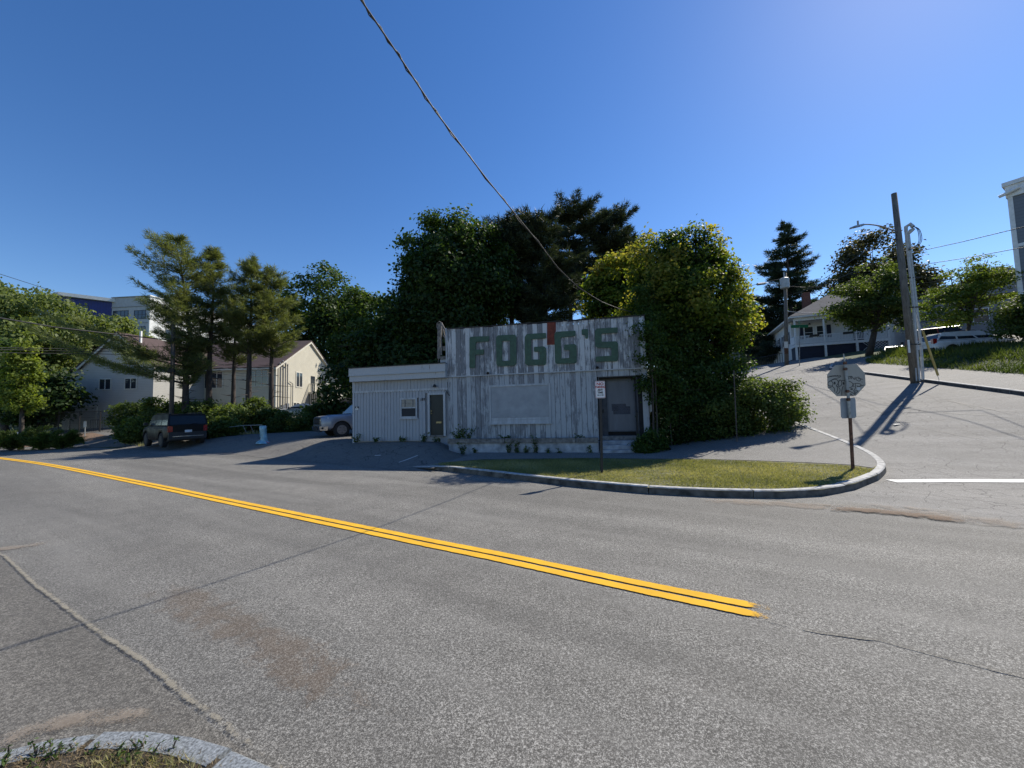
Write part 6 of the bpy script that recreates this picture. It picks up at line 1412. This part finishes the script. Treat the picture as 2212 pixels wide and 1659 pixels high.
# stop sign seen from behind
RXm = Matrix.Rotation(math.pi/2, 4, 'X')
sb_ = G(1842, 1012, .14); stp = thing('stop_sign', 'octagonal stop sign seen from its grey graffitied back on a leaning rusty post', 'stop sign', sb_, 0)
def S2(px, py, dd=0.): p = at(px, py, sb_.y+dd); return p-sb_
mb = MB(); mb.tube([(0, 0, -.1), S2(1836, 898)], .035, 8); lo_ = mb.build('post', M['rustpost'], stp)
mb = MB(); mb.tube([S2(1836.3, 903, -.02), S2(1830, 830, -.02), S2(1826, 788, -.02)], .03, 8); mb.tube([S2(1826, 788, -.02), S2(1822, 764, -.02)], .013, 6); mb.build('upper_post', M['galv'], stp)
for a, b_ in ((1825.5, 784), (1826.5, 797), (1831, 845), (1833, 863)): q = S2(a, b_, -.05); mb = MB(); mb.tube([q-Vector((0, .02, 0)), q+Vector((0, .03, 0))], .038, 6); mb.build('bolt', M['rustpost'], stp)
ctr = S2(1827.7, 820.5, .03); R_ = .505
oct_ = []; back_px = [(1804.5, 789), (1849.5, 786), (1868.5, 806), (1870, 832), (1849, 855), (1808, 856), (1788, 837), (1787, 809)]
oct_ = [S2(a, b_, .03) for a, b_ in back_px]
mb = MB(); mb.prism(oct_, (0, .006, 0)); plt = mb.build('octagon_plate', plain('aluminium_back', (.34, .325, .29), .55, .08, 3, metal=.1, streak=5), stp)
mb = MB(); cc = sum(oct_, Vector())/8; mb.prism([cc+(p-cc)*.985+Vector((0, .0075, 0)) for p in oct_], (0, .002, 0)); rf = mb.build('red_face', plain('stop_red', (.42, .015, .02), .45), plt)
text_mesh('face_text', 'STOP', .36, M['white'], plt, Matrix.Translation(cc+Vector((0, .0105, 0))) @ Matrix.Rotation(math.pi, 4, 'Z') @ RXm, .001, .008)
# graffiti, traced in a crop where 8.731 px = 1 px of the photograph
def gz_pt(X, Y): return S2((2390+X/8.731)*.73733, (1050+Y/8.731)*.73733, .0265)
def scrawl(curves, r_, nm):
    for c in curves:
        P = [gz_pt(*p) for p in c]; out = []
        for i in range(len(P)-1):
            p0, p1, p2_, p3_ = P[max(i-1, 0)], P[i], P[i+1], P[min(i+2, len(P)-1)]
            for k in range(5):
                t_ = k/5; out.append(.5*((2*p1)+(p2_-p0)*t_+(2*p0-5*p1+4*p2_-p3_)*t_*t_+(3*p1-p0-3*p2_+p3_)*t_**3))
        out.append(P[-1]); mb = MB(); mb.tube([(v.x, v.y, v.z) for v in out], r_, 4); o = mb.build(nm, M['wire'], plt, fix=False); 
        o.data.transform(Matrix.Translation((0, P[0].y, 0)) @ Matrix.Diagonal((1, .12, 1, 1)) @ Matrix.Translation((0, -P[0].y, 0)))
scrawl([[(300, 480), (310, 500)], [(295, 465), (330, 475), (335, 500)], [(345, 450), (355, 470), (375, 450), (380, 475), (400, 445), (405, 470), (425, 440), (440, 468), (455, 435), (470, 465), (490, 430), (500, 460)], [(510, 430), (515, 465), (545, 435), (550, 465), (565, 430), (590, 470), (640, 460), (625, 435), (590, 440)],
        [(640, 465), (560, 505), (470, 520), (400, 555), (340, 600)]], .0055, 'graffiti_tag')
scrawl([[(870, 470), (845, 460), (825, 480), (850, 505), (840, 530), (815, 525)], [(855, 460), (930, 455)], [(890, 462), (880, 520)], [(915, 530), (925, 465), (990, 540), (1010, 470)], [(1120, 490), (1070, 480), (1030, 510), (1040, 550), (1100, 580), (1140, 560), (1150, 520), (1080, 515), (1210, 535)], [(1152, 595), (1160, 602)], [(1185, 600), (1193, 612)]], .0065, 'graffiti_tag')
scrawl([[(400, 560), (320, 610), (310, 670), (350, 705), (420, 700), (440, 650), (420, 600), (380, 585)], [(400, 565), (460, 535), (540, 545), (575, 600), (560, 660), (520, 690)], [(330, 700), (420, 715), (475, 770), (485, 850)], [(400, 740), (340, 750), (320, 770)],
        [(520, 690), (555, 750), (550, 830), (515, 890)], [(580, 735), (620, 790), (610, 860), (545, 915)], [(600, 575), (575, 640), (590, 700), (540, 715)], [(640, 560), (670, 620), (650, 690), (590, 725)], [(700, 715), (670, 800), (665, 950)], [(660, 565), (760, 558)],
        [(740, 585), (830, 580), (910, 610), (950, 660), (930, 720), (870, 750), (780, 765)], [(780, 765), (860, 830), (960, 890), (1030, 905)], [(985, 640), (960, 660), (960, 710), (990, 715)], [(1000, 645), (1020, 700), (1000, 790), (955, 840)], [(1000, 640), (1090, 640), (1160, 670), (1120, 715), (1060, 720)],
        [(980, 860), (1020, 830), (1080, 835), (1040, 870), (975, 880)], [(880, 905), (910, 915), (880, 945)], [(930, 915), (925, 945), (970, 945), (1000, 920), (1040, 905)], [(590, 550), (610, 565), (640, 545)], [(1050, 700), (1110, 720), (1170, 700), (1240, 680)]], .0075, 'graffiti_drawing')
for X, Y, a, b_ in ((484, 632, .022, .036), (715, 640, .018, .032), (918, 785, .034, .018)):
    q = gz_pt(X, Y); mb = MB(); mb.prism([(q.x+a*math.cos(t_), q.y-.001, q.z+b_*math.sin(t_)) for t_ in np.linspace(0, 6.283, 14)[:-1]], (0, .003, 0)); mb.build('graffiti_dot', M['wire'], plt)
q = gz_pt(1100, 775); mb = MB(); mb.box(q.x-.04, q.x+.035, q.y-.0, q.y+.002, q.z-.03, q.z+.035); mb.build('sticker', M['conduit'], plt)
mb = MB(); mb.prism([S2(a, b_, .03) for a, b_ in ((1817, 860), (1845, 859), (1848, 862), (1850, 900), (1847, 903), (1820, 904), (1817, 901), (1815, 863))], (0, .004, 0)); mb.build('lower_plate', plain('plate_back', (.27, .30, .33), .5, .1, 4, metal=.2), stp)
# NO PARKING ANY TIME sign
nb_ = G(1300, 1023, .12); nps = thing('no_parking_sign', 'white and red no parking sign with a double arrow on a dark post', 'sign', nb_, 0)
def N2(px, py, dd=0.): p = at(px, py, nb_.y+dd); return p-nb_
mb = MB(); mb.hexa([tuple(v) for v in (Vector((-.03, -.02, -.1)), Vector((.03, -.02, -.1)), Vector((.03, .02, -.1)), Vector((-.03, .02, -.1)), N2(1296.5, 826)+Vector((-.03, -.02, 0)), N2(1296.5, 826)+Vector((.03, -.02, 0)), N2(1296.5, 826)+Vector((.03, .02, 0)), N2(1296.5, 826)+Vector((-.03, .02, 0)))]); mb.build('post', M['iron'], nps)
c0 = N2(1296.6, 841.5, -.03); w2, h2 = .125, .218; pl = []
for sx, sz, a0 in ((1, 1, 0), (-1, 1, 90), (-1, -1, 180), (1, -1, 270)):
    for k in range(4): t_ = math.radians(a0+30*k); pl.append(c0+Vector((sx*(w2-.025)+.025*math.cos(t_), 0, sz*(h2-.025)+.025*math.sin(t_))))
M['signwhite'] = plain('sign_white', (.72, .73, .74), .45, .06, 6)
mb = MB(); mb.prism(pl, (0, .003, 0)); face = mb.build('sign_plate', M['signwhite'], nps)
red = plain('sign_red', (.45, .02, .02), .5, .1)
mb = MB(); th = .006
for a in range(16):
    p_, q_ = pl[a], pl[(a+1) % 16]; i1, i2 = c0+(p_-c0)*.93, c0+(q_-c0)*.93; o1, o2 = c0+(p_-c0)*.965, c0+(q_-c0)*.965
    mb.face([v-Vector((0, .0015, 0)) for v in (i1, i2, o2, o1)])
mb.build('border', red, face)
for body, dz_, sz, mt, sp_x in (('NO', .140, .10, red, 1.15), ('PARKING', .062, .075, red, .8), ('ANY', -.012, .066, M['iron'], .95), ('TIME', -.078, .066, M['iron'], .95)):
    text_mesh('lettering', body, sz, mt, face, Matrix.Translation(c0+Vector((0, -.0015, dz_))) @ RXm @ Matrix.Diagonal((sp_x, 1, 1, 1)), .0008, .0028)
mb = MB(); zc = -.14
mb.prism([c0+Vector((x_, -.002, zc+z_)) for x_, z_ in ((-.085, 0), (-.05, .022), (-.055, .007), (.055, .007), (.05, .022), (.085, 0), (.05, -.022), (.055, -.007), (-.055, -.007), (-.05, -.022))], (0, .001, 0)); mb.build('arrow', M['iron'], face)
# small things at the left
wsp = G(52, 955, .15); ws = thing('lawn_sign', 'small white lawn sign with dark lettering under the young maple', 'sign', wsp, math.radians(28))
k = wsp.y/FPX; mb = MB(); mb.box(-.42, .42, -.02, .0, .25, .78); fc = mb.build('panel', M['signwhite'], ws)
for x_ in (-.3, .3): mb = MB(); mb.box(x_-.015, x_+.015, 0.001, .02, -.1, .7); mb.build('stake', M['green'], ws)
M['bluetext'] = plain('blue_letter', (.03, .05, .16), .6)
for z_, w_ in ((.54, .30), (.485, .22), (.38, .26), (.34, .30)): mb = MB(); mb.box(-w_, w_, -.024, -.0205, z_-.012, z_+.012); mb.build('fine_print', M['bluetext'], fc)
for body, z_, sz in (('OFFICE', .66, .20),): text_mesh('lettering', body, sz, M['bluetext'], fc, Matrix.Translation((0, -.021, z_)) @ RXm, .001, .006)
q = G(183, 944, 0); ps = thing('marker_post', 'thin metal post with a narrow plate at the end of the junipers', 'post', q, 0); mb = MB(); mb.box(-.02, .02, -.02, .02, -.1, 1.0); mb.build('post', M['galv'], ps); mb = MB(); mb.box(-.11, .11, -.03, -.021, .75, 1.2); mb.build('plate', M['galv'], ps)
# pale blue wrapped post
q = G(569, 958, .0); bl_ = thing('wrapped_post', 'pale blue plastic-wrapped bollard with a flared foot on the parking apron', 'bollard', q, 0)
M['wrap'] = plain('blue_wrap', (.22, .42, .50), .35, .25, 6, bump=.4, coat=.4)
kk = q.y/FPX; mb = MB(); mb.tube([(.02, 0, .08), (.03, 0, .16), (.02, 0, .35), (-.01, 0, .38), (-.02, 0, .62), (-.02, 0, .65), (-.04, 0, .9), (-.04, 0, .93)], [.20, .165, .15, .155, .155, .165, .165, .14], 16); mb.build('wrapped_tube', M['wrap'], bl_, smooth=True)
mb = MB(); mb.tube([(.0, 0, 0), (.0, 0, .05), (.02, 0, .16)], [.36, .33, .20], 16); mb.build('foot', M['wrap'], bl_, smooth=True); mb = MB(); mb.tube([(.2, -.1, .1), (.45, -.2, .02), (.6, -.15, .01)], .02, 5); mb.build('tape', plain('red_tape', (.4, .08, .07), .6), bl_)
# rope from the post to stakes, chain-link fence, railings
pA_, pB_ = at(485, 924, 24.6), at(566, 918, q.y); rp = thing('rope_barrier', 'slack rope on short stakes left of the pale blue post', 'rope barrier', (pA_.x, pA_.y, gz(pA_.x, pA_.y)), 0)
bo = Vector(rp.location); mb = MB(); pm_ = at(525, 919, 23.8); mb.tube([pA_-bo, pm_-bo, pB_-bo], .012, 4); mb.build('rope', M['conduit'], rp)
for e_ in ((525, .0), (541, .2)): t_ = at(e_[0], 919, 23.6)-bo; mb = MB(); mb.tube([t_, t_+Vector((.22, 0, -.45))], .02, 5); mb.build('stake', M['timber'], rp)
f0, f1 = at(84, 876, 33), at(262, 880, 33); fn = thing('chain_fence', 'black chain-link fence at the end of the drive', 'fence', (f0.x, f0.y, gz(f0.x, f0.y)), 0); fo_ = Vector(fn.location)
for i in range(5): p_ = f0.lerp(f1, i/4)-fo_; mb = MB(); mb.tube([(p_.x, p_.y, -.5), (p_.x, p_.y, 1.95)], .045, 6); mb.build('post', M['iron'], fn)
mb = MB(); a_, b_ = f0-fo_, f1-fo_; a_.z = b_.z = 1.9; mb.tube([a_, b_], .03, 5); mb.build('rail', M['iron'], fn)
mb = MB(); n_ = 70
for i in range(-14, n_):
    for s_ in (0, 1):
        u0, u1_ = i/n_, (i+14)/n_; 
        if s_: u0, u1_ = u1_, u0
        z0, z1 = 0, 1.88
        lo_u, hi_u = max(0, min(1, u0)), max(0, min(1, u1_))
        if lo_u == hi_u: continue
        za = z0+(z1-z0)*(lo_u-u0)/(u1_-u0); zb2 = z0+(z1-z0)*(hi_u-u0)/(u1_-u0)
        A_, B_ = a_.lerp(b_, lo_u), a_.lerp(b_, hi_u); mb.tube([(A_.x, A_.y, za), (B_.x, B_.y, zb2)], .006, 3, cap=False)
mb.build('mesh', M['iron'], fn, fix=False)
f0, f1 = at(196, 898, 33.6), at(222, 898, 33.6); rl = thing('step_railing', 'short dark railing by the white side door of the cream house', 'railing', (f0.x, f0.y, gz(f0.x, f0.y)), 0); mb = MB(); dl_ = f1-f0; dl_.z = 0
for i in range(8): p_ = dl_*i/7; mb.tube([(p_.x, p_.y, 0), (p_.x, p_.y, 1.0)], .02, 4)
mb.tube([(0, 0, 1.0), (dl_.x, dl_.y, 1.0)], .025, 4); mb.build('railing', M['iron'], rl)
# street-name sign by the porch house
q = G(1727, 790, 0); sn = thing('street_name_sign', 'green street name blades on a thin post left of the porch', 'street sign', q, 0); mb = MB(); tt = at(1727, 705, q.y)-q; mb.tube([(0, 0, -.1), (tt.x, 0, tt.z)], .04, 6); mb.build('post', M['galv'], sn)
M['signgreen'] = plain('sign_green', (.01, .13, .05), .5)
for dz_, w_, rz_, tx in ((0, .85, 0, 'HILL ST'), (.36, .34, .7, 'PARK')):
    mb = MB(); ca, sa = math.cos(rz_), math.sin(rz_)
    mb.hexa([(tt.x+ca*a, sa*a+b2, tt.z-.15+dz_+c) for c in (0, .3) for a, b2 in ((-w_, -.03), (w_, -.03), (w_, -.01), (-w_, -.01))]); o = mb.build('blade', M['signgreen'], sn)
# post in front of the undergrowth
q = G(1592, 953, .15); vp = thing('vine_post', 'thin pale post standing in the undergrowth beside the sidewalk', 'post', q, 0); mb = MB(); tt = at(1585, 800, q.y)-q; mb.tube([(0, 0, -.1), (tt.x, 0, tt.z)], .022, 6); mb.build('post', M['pole2'], vp)
mb = MB(); p_ = at(1400, 842, 14.6)-q; p2_ = at(1590, 838, 14.8)-q; mb.tube([p_, p_.lerp(p2_, .5)+Vector((0, 0, -.04)), p2_], .022, 5); mb.build('rail', M['pole2'], vp)
# porch-house fence left
f0, f1 = at(1618, 772, 50), at(1690, 772, 44); pf = thing('hill_fence', 'low dark fence at the roadside left of the transformer pole', 'fence', (f0.x, f0.y, gz(f0.x, f0.y)), 0); fo_ = Vector(pf.location); mb = MB()
for i in range(16): p_ = f0.lerp(f1, i/15)-fo_; mb.tube([(p_.x, p_.y, -.6), (p_.x, p_.y, 1.3)], .03, 4)
a_, b_ = f0-fo_, f1-fo_; mb.tube([(a_.x, a_.y, 1.25), (b_.x, b_.y, 1.25)], .03, 4); mb.build('rails', M['iron'], pf)
# scraps on the road
for px_, py_, s_, lb in ((1272, 1244, .0, None), (890, 0, 0, None)): pass
for px_, py_, w_, lb in ((816, 984, .22, 'flat white paper scrap on the shaded apron'), (1938, 917, .28, 'white scrap of litter lying in the side street')):
    q = G(px_, py_, .02); mb = MB(); mb.prism([(q.x-w_/2, q.y-.06, q.z+.006), (q.x+w_/2, q.y-.03, q.z+.006), (q.x+w_*.45, q.y+.06, q.z+.012), (q.x-w_*.4, q.y+.04, q.z+.01)], (0, 0, .003)); tag(mb.build('paper_scrap', M['white']), lb, 'litter')
